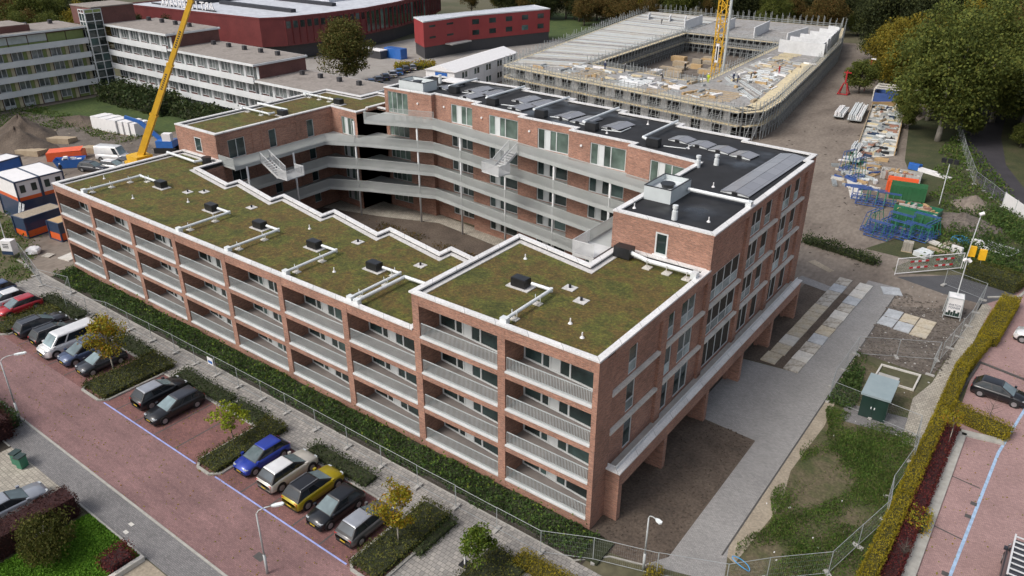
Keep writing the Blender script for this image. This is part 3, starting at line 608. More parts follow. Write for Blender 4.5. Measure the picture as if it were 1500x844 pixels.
# kerbs, lines
def kerb(name, P, wd=.14, h=.12, mat_='kerb', closed=False):
    mb = MB(); Q = P+[P[0]] if closed else P
    for a, b_ in zip(Q, Q[1:]): mb.bar((a[0], a[1], h/2-.02), (b_[0], b_[1], h/2-.02), wd, h+.02)
    o = mb.build(name, MT[mat_]); props(o, kind='structure'); return o
kerb('kerb', [(-170, -16.9), (60, -16.9)], .16, .06)
kerb('kerb', [(-170, -19.1), (-40.2, -19.1)], .1, .05); kerb('kerb', [(-30.2, -19.12), (-21.3, -19.12)], .12, .12)
kerb('kerb', [(-76, -2.9), (.6, -2.9), (2.3, -1.2), (4.5, -.5)], .1, .05)
for x0, x1 in ((-61.2, -58.3), (-43.9, -40.1), (-27.1, -24.5), (-10.7, -7.9)):
    r = .6; kerb('kerb', [(x0, -6.3), (x0, -11.9+r), (x0+r, -11.9), (x1-r, -11.9), (x1, -11.9+r), (x1, -6.3)], .2, .13)
for x0, x1 in ((-58.3, -43.9), (-40.1, -27.1), (-24.5, -10.7)): kerb('kerb', [(x0, -6.3), (x1, -6.3)], .12, .07)
kerb('kerb', [(17.95, -20), (17.95, 26.6), (20.8, 27.2)], .75, .14); kerb('kerb', [(16.6, 29.6), (17.4, 39.2), (24, 37.6)], .2, .14, 'kerb_dark')
kerb('kerb', [(15.95, 54.2), (18.6, 56.4), (19.4, 61)], .25, .14); kerb('kerb', [(7.98, 3.2), (7.98, 50)], .1, .04, 'kerb_dark')
def strip(name, x0, x1, y0, y1, z, mat_): return sheet(name, rect(x0, x1, y0, y1), z, mat_)
strip('blue_line', -40.1, -27.0, -11.82, -11.70, .011, 'line_blue'); strip('blue_line', -24.6, -10.7, -11.82, -11.70, .011, 'line_blue')
for x in (-55.6, -52.7, -49.8, -46.9, -38.3, -35.5, -32.7, -29.9, -21.7, -18.95, -16.15, -13.4): strip('bay_line', x-.06, x+.06, -11.7, -6.5, .010, 'kerb_dark')
sheet('blue_line', [(19.72, 5), (19.92, 5), (20.75, 25.5), (21.75, 34), (22.6, 44), (22.4, 44), (21.55, 34), (20.55, 25.5)], .008, 'line_pale')
for y in (14.3, 20.6): sheet('bay_line', [(18.2, y), (20.2, y-.3), (20.2, y-.42), (18.2, y-.12)], .006, 'kerb_dark')
for x, y in ((20.1, 18.2), (20.0, 16.6), (19.75, 10.1)): strip('drain_cover', x-.2, x+.2, y-.2, y+.2, .012, 'kerb_dark')
for x, y in ((-24.9, -18.0), (-24.5, -18.6)): strip('pale_tile', x-.2, x+.2, y-.12, y+.12, .009, 'concrete_pale')
strip('blue_line', -16, -15.2, -14.9, -14.4, .010, 'kerb_dark')
# concrete road plates
PL = MB(); PL.box(-.98, .98, -.98, .98, 0, .12)
noisy('plate_tan', [(.34, .29, .21), (.48, .42, .32), (.40, .37, .31)], .7, .85, fine=(5, .2)); noisy('plate_blue', [(.34, .36, .38), (.46, .48, .50)], .7, .8, fine=(5, .15)); noisy('plate_dirty', [(.20, .175, .14), (.40, .37, .32), (.46, .44, .40)], 1.1, .9, fine=(4, .25))
plate_mes = []
for mm in ('concrete_pale', 'plate_tan', 'plate_blue', 'plate_dirty'): pm = PL.build('road_plate', MT[mm]); plate_mes.append(pm.data); bpy.data.objects.remove(pm)
def plate(x, y, rz, label, group, sx=1.0, sy=1.0):
    o = bpy.data.objects.new('road_plate', RND.choice(plate_mes)); COL.objects.link(o); o.location = (x, y, -.02+RND.uniform(0, .03)); o.rotation_euler = (RND.uniform(-.008, .008), RND.uniform(-.008, .008), rz); o.scale = (sx*RND.uniform(.95, 1.0), sy*RND.uniform(.93, .99), 1)
    props(o, label, 'road plate', group)
for k in range(11): plate(2.05+k*.06+(-.12 if k in (0,) else 0), 28.6+k*2.02, -.03+RND.uniform(-.02, .02), 'square concrete plate in the inner of two wheel tracks beside the brick building', 'plates of the inner wheel track', .72, 1)
for k in range(11): plate(4.1+k*.07, 28.4+k*2.03, -.03+RND.uniform(-.02, .02), 'square concrete plate in the outer wheel track along the grey paved path', 'plates of the outer wheel track', .72, 1)
for i in range(3):
    for j in range(2): plate(8.75+i*1.55+j*.1, 42.1+j*2.1-i*.15, -.05+RND.uniform(-.02, .02), 'concrete plate in the block of six on the dug soil', 'block of six plates', .76, 1)
plate(7.4, 49.6, .4, 'single pale concrete plate lying askew before the fence gate', None); plate(-71.8, 1.2, .2, 'pale concrete plate beside the corner of the orange container', None); plate(-74.2, -.2, .35, 'pale concrete slab at the edge of the weeds by the white bag', None, .6, .5)
sheet('paved_strip', [(-1.8, 46.2), (2.6, 45.2), (2.9, 46.6), (-1.6, 47.8)], .012, 'paver_grey')
sheet('plywood', [(-2.3, 52.0), (.6, 50.4), (1.0, 51.2), (-1.8, 52.9)], .03, 'sand'); sheet('concrete_track', [(-9.5, 92), (-7.2, 92), (-2.8, 78), (-4.4, 77)], .004, 'concrete_pale')
# ---------------------------------------------------------------- construction fence
def fence_proto():
    t = thing('fence_panel', 'x', 'fence'); L = 3.4; mb = MB()
    for x in (0, L): mb.tube((x, 0, .12), (x, 0, 2.0), .024, 6)
    for z in (.2, 1.98): mb.tube((0, 0, z), (L, 0, z), .019, 6)
    mb.build('frame', MT['fence_steel'], t)
    mb = MB()
    for k in range(1, 30): mb.tube((L*k/30, 0, .2), (L*k/30, 0, 1.98), .0019, 3, 0, None, False)
    for z in (.6, 1.0, 1.4, 1.75): mb.tube((0, 0, z), (L, 0, z), .002, 3, 0, None, False)
    o = mb.build('wire_mesh', MT['fence_steel'], t); o['kind'] = 'stuff'
    mb = MB(); mb.box(L-.13, L+.13, -.36, .36, 0, .14); mb.build('foot', MT['concrete'], t)
    return t
fp = fence_proto(); fence_used = [False]
def fence_line(P, label, group):
    P = [Vector(p) for p in P]
    for a, b_ in zip(P, P[1:]):
        L = (b_-a).length; n = max(1, round(L/3.45)); d = (b_-a)/n
        for k in range(n):
            if fence_used[0]: o = copy_tree(fp)
            else: o = fp; fence_used[0] = True
            q = a+d*k; o.location = (q.x, q.y, 0); o.rotation_euler = (0, RND.uniform(-.01, .01), math.atan2(d.y, d.x)); o.scale = (d.length/3.4, 1, 1)
            props(o, label, 'fence', group)
fence_line([(-76, -2.4), (-66.6, -4.4), (-62.2, -3.4), (-58.9, -5.5)], 'wire construction fence panel beside the ivy near the containers', 'fence bending round the ivy end')
fence_line([(-58.9, -5.5), (-53.5, -4.0), (-42.4, -3.7), (-26.7, -3.6), (-12, -3.75), (-1.4, -3.7), (1.6, -2.2)], 'wire construction fence panel standing on the tiled path along the ivy', 'fence along the tiled path')
fence_line([(1.6, -2.2), (5.4, -.9), (9.2, .8), (11.0, 2.8), (13.9, 5.6)], 'wire construction fence panel crossing the end of the grey path', 'fence across the path end')
fence_line([(13.9, 5.6), (15.6, 12.6), (15.2, 15.3), (15.7, 20.2), (15.2, 24.0)], 'wire construction fence panel between rough grass and yellow hedge', 'fence along the yellow hedge')
fence_line([(15.2, 24.0), (8.2, 24.8), (7.9, 27.0), (8.0, 33.8), (14.2, 37.2)], 'wire construction fence panel around the dark green kiosk', 'fence around the kiosk')
fence_line([(14.2, 37.2), (14.2, 34.2)], 'short wire fence panel closing the kiosk yard', None)
fence_line([(14.4, 37.4), (15.4, 46.0), (15.6, 53.2), (11.6, 54.6)], 'wire construction fence panel between dug soil and tan paver path', 'fence along the tan path')
fence_line([(1, 126), (4.9, 108.6), (8.5, 94.3), (11.5, 89.2), (13.2, 86)], 'wire construction fence panel beside the dark woodland path', 'fence beside the woodland path')
t = thing('site_hoarding', 'white hoarding panels beside the dark woodland path', 'hoarding', (13.2, 86, 0))
mb = MB(); d = Vector((5.2, -8.2)).normalized()
for k in range(3): mb = MB(); mb.obox((d.x*3.2*k, d.y*3.2*k), (d.x, d.y), 3.1, .06, .1, 2.1); mb.build('panel', MT['white'], t)
mb = MB()
for k in range(4): mb = MB(); mb.obox((d.x*3.2*k-.08, d.y*3.2*k), (d.x, d.y), .09, .16, 0, 2.2); mb.build('post', MT['steel'], t)
# ---------------------------------------------------------------- lamps
plain('lamp_paint', (.42, .44, .44), .5, var=.05); plain('lamp_head', (.72, .76, .76), .4, var=.04)
def street_lamp(x, y, h, arm, rz, label):
    t = thing('street_lamp', label, 'street lamp', (x, y, 0), rz); mb = MB(); mb.tube((0, 0, 0), (0, 0, h*.3), .085, 10); mb.tube((0, 0, h*.3), (0, 0, h*.93), .06, 10, 0, .045)
    pts = [(0, 0, h*.93), (arm*.12, 0, h*.97), (arm*.4, 0, h*.995), (arm*.8, 0, h)]
    mb.poly(pts, .035, 8); mb.build('pole', MT['lamp_paint'], t, True)
    mb = MB(); mb.prism([(arm*.75, -.05), (arm*.95, -.13), (arm*1.3, -.13), (arm*1.38, 0), (arm*1.3, .13), (arm*.95, .13), (arm*.75, .05)], h-.05, h+.05); mb.build('lamp_head', MT['lamp_head'], t)
street_lamp(-42.9, -17.1, 6.0, 1.35, R_(60), 'thin grey street lamp by the garden hedge with its arm over the red road')
street_lamp(-14.1, -15.6+.4, 5.2, 1.2, R_(55), 'thin grey street lamp on the red brick road opposite the yellow car')
street_lamp(4.5, -.9, 4.6, .75, R_(-18), 'slim pale lamp post on bare soil at the building corner')
t = thing('site_floodlight', 'thin pole with dark floodlights above the weeds', 'floodlight', (6.1, 81.9, 0)); mb = MB(); mb.tube((0, 0, 0), (0, 0, 6), .06, 6); mb.build('pole', MT['galv'], t)
for k in (-1, 0, 1): mb = MB(); mb.box(k*.75-.3, k*.75+.3, -.15, .15, 5.9, 6.5); mb.build('lamp', MT['black_plastic'], t)
# ---------------------------------------------------------------- vegetation
NR = np.random.default_rng(11)
def leafmat(name, cols, rough=.75):
    m, nt, b = base(name, rough, 0, .2); gm = nt.nodes.new('ShaderNodeNewGeometry')
    c = ramp(nt, gm.outputs['Random Per Island'], cols, 0.0, 1.0)
    v = coords(nt); c = mixc(nt, c, ramp(nt, noise(nt, v, .6, 3), [(.7,)*3, (1.25,)*3], .3, .7), 1.0, 'MULTIPLY'); nt.links.new(c, b.inputs['Base Color'])
    tr = nt.nodes.new('ShaderNodeBsdfTranslucent'); nt.links.new(c, tr.inputs['Color']); mx = nt.nodes.new('ShaderNodeMixShader'); mx.inputs[0].default_value = .25
    nt.links.new(b.outputs[0], mx.inputs[1]); nt.links.new(tr.outputs[0], mx.inputs[2]); nt.links.new(mx.outputs[0], nt.nodes['Material Output'].inputs['Surface'])
leafmat('leaf_ivy', [(0.03, 0.063, 0.018), (0.0525, 0.0975, 0.024), (0.0825, 0.1275, 0.033), (0.045, 0.075, 0.0225)])
leafmat('leaf_dark', [(0.0256, 0.0448, 0.016), (0.0448, 0.0672, 0.0224), (0.072, 0.0832, 0.0288)])
leafmat('leaf_bed', [(0.0446, 0.0594, 0.0149), (0.0817, 0.0921, 0.0208), (0.1263, 0.1263, 0.0267), (0.0743, 0.0668, 0.0223)])
leafmat('leaf_yellow', [(.19, .155, .012), (.27, .215, .016), (.22, .19, .016), (.33, .25, .018), (.14, .135, .014)])
leafmat('leaf_orange', [(.30, .22, .016), (.34, .27, .018), (.22, .22, .02), (.34, .15, .02), (.17, .19, .02), (.28, .26, .022)])
leafmat('leaf_green', [(0.0688, 0.125, 0.015), (0.1063, 0.1625, 0.02), (0.15, 0.1875, 0.025), (0.05, 0.0938, 0.015)])
leafmat('leaf_lime', [(.16, .22, .015), (.22, .27, .02), (.28, .28, .025)])
leafmat('leaf_red', [(0.078, 0.0156, 0.0182), (0.13, 0.0234, 0.026), (0.0585, 0.013, 0.0156), (0.169, 0.0455, 0.026)])
leafmat('leaf_copper', [(0.05, 0.02, 0.0175), (0.0813, 0.03, 0.025), (0.035, 0.015, 0.015)])
leafmat('leaf_wood', [(0.054, 0.0768, 0.0192), (0.09, 0.114, 0.024), (0.132, 0.15, 0.03), (0.066, 0.09, 0.0204), (0.162, 0.162, 0.0312)])
leafmat('leaf_wood_gold', [(0.1518, 0.1311, 0.0179), (0.2346, 0.1794, 0.0207), (0.1104, 0.1173, 0.0193), (0.2898, 0.2001, 0.0221)])
leafmat('leaf_wood_dark', [(0.0216, 0.0297, 0.0121), (0.0378, 0.0486, 0.0162), (0.0607, 0.0675, 0.0203)])
leafmat('leaf_rust', [(0.0828, 0.0621, 0.0193), (0.1242, 0.0759, 0.0221), (0.069, 0.0759, 0.0193), (0.1656, 0.0828, 0.0248)])
leafmat('blade', [(.04, .08, .014), (.065, .12, .02), (.09, .14, .026), (.13, .13, .045)])
leafmat('leaf_grass', [(.035, .075, .014), (.055, .105, .018), (.08, .13, .024)])
leafmat('leaf_plaza', [(0.065, 0.078, 0.0195), (0.0975, 0.104, 0.0234), (0.13, 0.091, 0.026), (0.0585, 0.078, 0.0195)])
leafmat('blade_lawn', [(0.063, 0.161, 0.014), (0.105, 0.224, 0.0196), (0.14, 0.28, 0.0252)])
noisy('bark', [(.06, .05, .04), (.12, .10, .085)], 3, .9, stretch=(3, 3, .6)); noisy('bark_pale', [(.22, .20, .17), (.32, .29, .25)], 3, .9, stretch=(3, 3, .6))
noisy('hedge_core', [(.020, .026, .011), (.034, .04, .016)], 2, .95); noisy('hedge_core_yellow', [(.045, .042, .009), (.085, .072, .012)], 3, .95); noisy('hedge_core_red', [(.028, .009, .010), (.045, .014, .014)], 2, .95)
def leaves(name, P, size, mat_, parent=None, up=None, asp=.62, kind='stuff'):
    P = np.asarray(P, float); n = len(P)
    d = NR.normal(size=(n, 3))
    if up is not None: d = d*(1-up)+np.array([0, 0, 1.0])*up*np.sign(NR.random((n, 1))+.6)
    d /= np.linalg.norm(d, axis=1)[:, None]+1e-9
    r = NR.normal(size=(n, 3)); e = np.cross(d, r); e /= np.linalg.norm(e, axis=1)[:, None]+1e-9
    s = size*(.65+.7*NR.random((n, 1)))
    V = np.empty((n, 4, 3)); V[:, 0] = P-d*s*.5; V[:, 1] = P+e*s*asp*.5; V[:, 2] = P+d*s*.5; V[:, 3] = P-e*s*asp*.5
    me = fastmesh(name, V.reshape(-1, 3), np.arange(n*4).reshape(-1, 4)); o = link(name, me, MT[mat_], parent)
    if kind: o['kind'] = kind
    return o
def hedge_pts(x0, x1, y0, y1, z1, n, jit=.07, z0=.1, hz=None):
    A = np.array([(x1-x0)*(y1-y0), (x1-x0)*(z1-z0), (x1-x0)*(z1-z0), (y1-y0)*(z1-z0), (y1-y0)*(z1-z0)]); c = NR.choice(5, n, p=A/A.sum())
    P = np.stack([NR.uniform(x0, x1, n), NR.uniform(y0, y1, n), NR.uniform(z0, z1, n)], 1)
    P[c == 0, 2] = z1; P[c == 1, 1] = y0; P[c == 2, 1] = y1; P[c == 3, 0] = x0; P[c == 4, 0] = x1
    P += NR.normal(size=P.shape)*jit; P[:, 2] = np.abs(P[:, 2])
    if hz is not None:
        ph = NR.random(6)*7
        w_ = np.sin(P[:, 0]*1.7+ph[0])+np.sin(P[:, 1]*2.1+ph[1])+np.sin(P[:, 0]*.7+P[:, 1]*.9+ph[2]); P[:, 2] *= 1+hz*w_/3
    return P
def hedge(name, label, cat, x0, x1, y0, y1, h, mat_, core='hedge_core', dens=75, size=.13, jit=.07, hz=.15, rz=0.0, group=None):
    cx, cy = (x0+x1)/2, (y0+y1)/2; t = thing(name, label, cat, (cx, cy, 0), rz, group); a, b_ = (x1-x0)/2, (y1-y0)/2
    mb = MB(); k = min(.12, a*.4, b_*.4); mb.prism(inset(rect(-a, a, -b_, b_), k), 0, h*(1-hz)-.1 if h > .5 else h*.55)
    if mat_ == 'leaf_yellow': core = 'hedge_core_yellow'; dens = int(dens*1.7); size *= .78
    mb.build('branches', MT[core], t)  # dark inner solid, paints the shade in gaps between leaves
    area = 4*a*b_+2*h*(2*a+2*b_); leaves('leaves', hedge_pts(-a, a, -b_, b_, h, int(area*dens), jit, .05, hz), size, mat_, t); return t
# ivy along the street facade
t = thing('ivy_bank', 'long bank of dark ivy along the foot of the balcony facade', 'ivy', (-34, -1.4, 0))
n = 21000; X = NR.uniform(-34.2, 35.0, n); Y = NR.uniform(-1.25, 1.35, n); Y += .18*np.sin(X*.9)+.12*np.sin(X*2.3); hh = .28+.35*np.clip(.5+.5*np.sin(X*.55+1)+.35*np.sin(X*1.9+Y*2)+.3*np.sin(X*4.1-Y*3), 0, 1.4)
hh *= np.clip((1.5-np.abs(Y))*1.6, .1, 1); Z = hh*np.sqrt(NR.random(n)); leaves('leaves', np.stack([X, Y, Z], 1), .2, 'leaf_ivy', t, .25)
mb = MB()
for k in range(70): mb.prism([(-34+k, -1.0), (-33+k, -1.0), (-33+k, 1.2), (-34+k, 1.2)], 0, .16)
mb.build('ivy_shade_core', MT['hedge_core'], t)['kind'] = 'stuff'  # low dark solid whose colour stands in for shade beneath the ivy
X = NR.uniform(-34.2, 35, 900); leaves('tall_weeds', np.stack([X, NR.uniform(-1.2, 1.2, 900), .3+.6*NR.random(900)], 1), .22, 'leaf_green', t, .5)
# beds beside the tiled path and the parking islands
for k, (x0, x1) in enumerate(((-63.3, -56.0), (-54.6, -50.2), (-49.2, -44.0), (-39.0, -31.6), (-31.0, -27.2), (-21.5, -14.9))):
    hedge('planting_bed', ['low dark shrub bed behind the red hatchback', 'low dark shrub bed behind the two black estates', 'low dark shrub bed behind the blue people carrier', 'low dark shrub bed behind the two dark cars parked as a pair', 'low dark shrub bed behind the empty bays near the lime tree', 'low dark shrub bed behind the white and yellow cars'][k], 'shrub bed', x0, x1, -6.15, -4.75, .5, 'leaf_dark', dens=75, size=.15, hz=.35, jit=.12)
for k, (x0, x1, y1) in enumerate(((-61.0, -58.5, -6.3), (-43.7, -40.3, -5.0), (-26.9, -24.7, -5.0), (-10.5, -8.1, -4.7))):
    hedge('island_hedge', ['low green hedge on the parking island beside the red hatchback', 'low green hedge on the kerbed island with the leaning autumn tree', 'low green hedge on the kerbed island beside the bright blue car', 'low brownish hedge on the kerbed island beside the grey hatchback'][k], 'hedge', x0, x1, -11.6, y1, .62, 'leaf_bed', dens=95, size=.15, hz=.2, jit=.1)
hedge('shrub_bed', 'dark shrub bed beside the tiled crossing path', 'shrub bed', -8.1, -7.9+.6, -8.6, -4.8, .5, 'leaf_dark', size=.15)
hedge('shrub_bed', 'brownish shrub bed round the small green tree by the bollard', 'shrub bed', -4.3, -1.2, -10.5, -5.0, .5, 'leaf_bed', dens=80, size=.15, hz=.3, jit=.12)
hedge('yellow_hedge', 'bright yellow low hedge beside the tiled path near the lamp post', 'hedge', -2.2, 4.2, -5.6, -4.4, .7, 'leaf_yellow', dens=120, size=.13)
hedge('yellow_shrub', 'small yellow shrub at the foot of the pale lamp post', 'shrub', 4.9, 5.7, -1.6, -.6, .7, 'leaf_yellow', dens=90, size=.13, hz=.3)
# gardens across the road
hedge('copper_hedge', 'clipped dark copper hedge between driveway and lawn', 'hedge', -30.2, -28.4, -32, -19.5, 1.75, 'leaf_copper', 'hedge_core_red', 130, .11, .04, .03)
hedge('mixed_hedge', 'overgrown red and green hedge by the street lamp', 'hedge', -46.5, -41.2, -24, -18.2, 2.3, 'leaf_copper', 'hedge_core_red', 70, .17, .14, .25)
hedge('green_hedge', 'low green hedge along the sidewalk by the street lamp', 'hedge', -50, -42.2, -18.3, -17.3, 1.2, 'leaf_ivy', 'hedge_core', 90, .15, .1, .2)
hedge('red_bush', 'rounded dark red bush at the corner of the lawn', 'bush', -22.9, -21.5, -21.2, -19.6, 1.1, 'leaf_red', 'hedge_core_red', 110, .13, .14, .3)
n = 26000; X = NR.uniform(-28.1, -21.5, n); Y = NR.uniform(-27, -19.2, n); leaves('lawn_grass', np.stack([X, Y, .05+.1*NR.random(n)], 1), .14, 'blade_lawn', None, .3)
# right side
def seg_hedge(P, wd, h, mat_, name, label, core='hedge_core', dens=110, size=.14, hz=.12):
    for (a, b_) in zip(P, P[1:]):
        a = Vector(a); b_ = Vector(b_); L = (b_-a).length; c_ = (a+b_)/2; t = hedge(name, label, 'hedge', -L/2, L/2, -wd/2, wd/2, h, mat_, core, dens, size, .06, hz, math.atan2((b_-a).y, (b_-a).x)); t.location = (c_.x, c_.y, 0)
seg_hedge([(15.9, 2), (16.1, 15.4)], .95, 1.1, 'leaf_yellow', 'yellow_hedge', 'long yellow hedge between wire fence and dark red shrubs')
seg_hedge([(16.1, 15.4), (16.3, 28.6)], .95, 1.1, 'leaf_yellow', 'yellow_hedge', 'yellow hedge beside the bare sapling and rough grass')
seg_hedge([(16.3, 28.6), (16.3, 36.0)], 1.0, 1.1, 'leaf_yellow', 'yellow_hedge', 'yellow hedge behind the black parked car')
seg_hedge([(16.3, 36.0), (17.2, 43.0)], 1.0, 1.1, 'leaf_yellow', 'yellow_hedge', 'yellow hedge stretch between the black and the white parked cars')
seg_hedge([(17.3, 43), (18.0, 53.8)], 1.6, 1.2, 'leaf_yellow', 'yellow_hedge', 'broad yellow hedge behind the white parked car')
seg_hedge([(16.6, 28.9), (21.0, 27.9)], 1.5, 1.0, 'leaf_yellow', 'yellow_hedge', 'short yellow hedge spur with the bare sapling')
seg_hedge([(21.2, 38.8), (26, 37.6)], 1.3, 1.0, 'leaf_bed', 'green_hedge', 'short green hedge between the two parked cars of the pink lot')
seg_hedge([(13.2, 59.4), (18.4, 58.2)], 3.0, 1.4, 'leaf_bed', 'clipped_hedge', 'broad clipped green hedge behind the yellow signal lamps')
seg_hedge([(17.0, 3), (17.1, 14.6)], .95, .8, 'leaf_red', 'red_shrub_row', 'dark red barberry row along the wide kerb', 'hedge_core_red', 170, .11, .3)
seg_hedge([(17.1, 14.6), (17.2, 26.8)], .95, .8, 'leaf_red', 'red_shrub_row', 'dark red barberry row below the thin young tree', 'hedge_core_red', 170, .11, .3)
hedge('orange_shrub', 'orange autumn shrub among the dark red barberry', 'shrub', 16.9, 18.0, 12.6, 14.4, 1.1, 'leaf_orange', 'hedge_core', 100, .14, .12, .3)
def tufts(name, P, n, x0, x1, y0, y1, hmax, mat_, inside, size=.3):
    X = NR.uniform(x0, x1, n); Y = NR.uniform(y0, y1, n); den = .5+.5*np.sin(X*1.3+2)*np.sin(Y*.9)+.35*np.sin(X*.5+Y*.4); k = (NR.random(n) < np.clip(den+.15, .08, 1)) & inside(X, Y); X, Y = X[k], Y[k]
    return leaves(name, np.stack([X, Y, .05+hmax*NR.random(len(X))**1.5], 1), size, mat_, None, .45, .4)
tufts('rough_grass', None, 80000, 8.3, 15.6, 1.5, 24, .16, 'blade', lambda X, Y: (X > 8.9+.5*np.sin(Y)) & (np.sin(X*.9+1.5)+np.sin(Y*.55+X*.3)+.7*np.sin(X*2.2-Y*1.1) +1.6*(NR.random(len(X))-.5) > -.6), .15)
tufts('rough_grass_tall', None, 14000, 9.2, 15.6, 1.5, 24, .32, 'leaf_grass', lambda X, Y: np.sin(X*1.1+.5)+np.sin(Y*.7+1)+.6*np.sin(X*2-Y*1.4)+.12*(X-12)+.9*(NR.random(len(X))-.5) > .55, .17)
tufts('weeds', None, 5000, 8.1, 10.6, 24.5, 34, .5, 'leaf_ivy', lambda X, Y: X < 10.2-.15*(Y-26).clip(0, 9), .28)
tufts('weeds', None, 34000, 1, 26, 60, 126, .8, 'blade', lambda X, Y: (X > 7.2-(Y-72)*.155+np.sin(Y*.5)) & (X < 18.5-(Y-79)*.36) & (X > 3.5-(Y-84)*.13) & (X < 25), .42)
tufts('weeds', None, 20000, 8, 18, 62, 84, .9, 'leaf_ivy', lambda X, Y: (X > 9.5+np.sin(Y)) & (X < 18-(Y-79)*.4), .3)
tufts('weeds', None, 7000, -95, -69, -9, 3, .5, 'blade', lambda X, Y: (Y < -3+(-72-X)*.6) & (X < -68.5), .35)
tufts('weeds', None, 22000, -165, -112, 10, 34, .5, 'blade', lambda X, Y: (X < -130) | (Y > 29), .38)
tufts('courtyard_weeds', None, 16000, -52, -12, 13, 31, .3, 'leaf_rust', lambda X, Y: (Y < 30.5-(X+40)*.08) & (Y > 14), .3)
tufts('courtyard_grass', None, 12000, -48, -12, 13, 30, .25, 'leaf_grass', lambda X, Y: (Y < 29-(X+40)*.08) & (np.sin(X*.8)+np.sin(Y*.9) > 0), .26)
hedge('bramble_strip', 'dark overgrown bramble strip at the far corner of the brick building', 'bushes', -4.6, 4.4, 56.2, 57.4, .9, 'leaf_dark', 'hedge_core', 90, .2, .2, .4, -.2)
# soil mounds
def mound(name, label, x, y, rx, ry, h, mat_, seed=0, rz=0):
    n = 22; V = []; F = []; r = random.Random(seed)
    ph = [r.random()*6 for _ in range(4)]
    for i in range(n+1):
        for j in range(36):
            t_ = i/n; a = j*2*math.pi/36; k = 1+.16*math.sin(a*2+ph[0])+.09*math.sin(a*5+ph[1]); rr = t_*k
            z = h*((1-t_)**1.15)*(1+.08*math.sin(a*3+t_*9+ph[2]))+(.12*r.random()*h*.4 if 0 < i < n else 0)
            V.append((rr*rx*math.cos(a), rr*ry*math.sin(a), z-.05*(i == n)))
    for i in range(n):
        for j in range(36): F.append((i*36+j, (i+1)*36+j, (i+1)*36+(j+1) % 36, i*36+(j+1) % 36))
    me = bpy.data.meshes.new(name); me.from_pydata(V, [], F); me.polygons.foreach_set('use_smooth', [True]*len(F)); o = link(name, me, MT[mat_]); o.location = (x, y, 0); o.rotation_euler = (0, 0, rz); props(o, label, 'soil mound')
mound('soil_mound', 'large dark heap of soil in front of the old gallery flats', -124, 18.5, 7.0, 5.0, 3.3, 'soil', 1)
mound('soil_mound', 'taller brown soil heap behind the dark one by the old flats', -130.5, 22.0, 7.0, 4.5, 3.6, 'soil', 2)
mound('soil_mound', 'low dug earth heap near the white block pallets', -132, 33, 6, 3.5, 1.2, 'soil', 3)
mound('soil_mound', 'brown earth heap among weeds behind the blue steel frames', 9.8, 75.5, 4.0, 5.0, 1.6, 'mud_dark', 4)
mound('soil_mound', 'pale earth heap with weeds beside the white hoarding', 10.0, 84.0, 3.0, 3.6, 1.5, 'mud', 5)
# ---- trees
def tree_mesh(seed, h, cr, ch, nclump, nleaf, size, trunk=.25, base_h=.3, mats=('leaf_wood', 'bark'), limbs=10, flat=1.0, spread=.42, up=None):
    r = np.random.default_rng(seed); mb = MB(); th = h*base_h
    mb.tube((0, 0, -.05), (0, 0, th), trunk, 9, 0, trunk*.75); mb.tube((0, 0, th), (.1*cr*r.normal(), .1*cr*r.normal(), th+(h-th)*.6), trunk*.75, 8, 0, trunk*.25)
    C = []
    while len(C) < nclump:
        p = r.uniform(-1, 1, 3); q = np.linalg.norm(p)
        if q > 1 or q < .35: continue
        p = p*(.72+.28*r.random()); w_ = 1.0-.35*max(0, p[2])**2; C.append((p[0]*cr*w_, p[1]*cr*w_, h-ch/2+p[2]*ch/2*flat))
    C = np.array(C)
    for k in range(min(limbs, nclump)):
        c = C[k]; z0 = th+(h-th)*.45*r.random(); m_ = (c[0]*.5, c[1]*.5, (z0+c[2])/2+.05*h)
        mb.tube((0, 0, z0), m_, trunk*.38, 6, 0, trunk*.22); mb.tube(m_, tuple(c), trunk*.22, 5, 0, trunk*.08)
    tm = mb
    idx = r.integers(0, nclump, nleaf); d = r.normal(size=(nleaf, 3)); d /= np.linalg.norm(d, axis=1)[:, None]; rad = spread*cr*(.55+.6*r.random(nclump))
    P = C[idx]+d*(rad[idx]*(r.random(nleaf)**.45))[:, None]*np.array([1, 1, .75]); P[:, 2] = np.maximum(P[:, 2], th*.7)
    return tm, P, size, mats, up
def make_tree(name, label, loc, spec, rz=0, group=None, cat='tree'):
    t = thing(name, label, cat, loc, rz, group); tm, P, size, mats, up = spec
    tm.build('trunk', MT[mats[1]], t, True); leaves('crown', P, size, mats[0], t, up, .7, None); return t
# street trees
make_tree('autumn_tree', 'young orange and yellow autumn tree on the island beside the grey hatchback', (-9.2, -8.6, 0), tree_mesh(1, 5.2, 1.4, 3.6, 24, 2700, .16, .06, .32, ('leaf_orange', 'bark_pale')))
make_tree('autumn_tree', 'golden young tree on the island in front of the dark grey car', (-43.6, -8.9, 0), tree_mesh(2, 5.8, 1.9, 3.8, 28, 3000, .18, .07, .33, ('leaf_orange', 'bark_pale')), 1)
make_tree('lime_tree', 'sparse lime green sapling on the island beside the blue car', (-26.2, -8.9, 0), tree_mesh(3, 4.2, 1.5, 2.6, 16, 1000, .2, .045, .35, ('leaf_lime', 'bark')))
make_tree('green_tree', 'small bright green tree beside the tiled crossing path', (-3.6, -7.4, 0), tree_mesh(4, 3.6, 1.35, 2.5, 22, 2400, .16, .05, .3, ('leaf_green', 'bark')))
t = make_tree('weeping_tree', 'weeping grey green tree on the lawn with pale upper branches', (-26.4, -22.6, 0), tree_mesh(5, 2.7, 2.1, 2.3, 40, 8500, .14, .12, .3, ('leaf_bed', 'bark_pale'), up=.7))
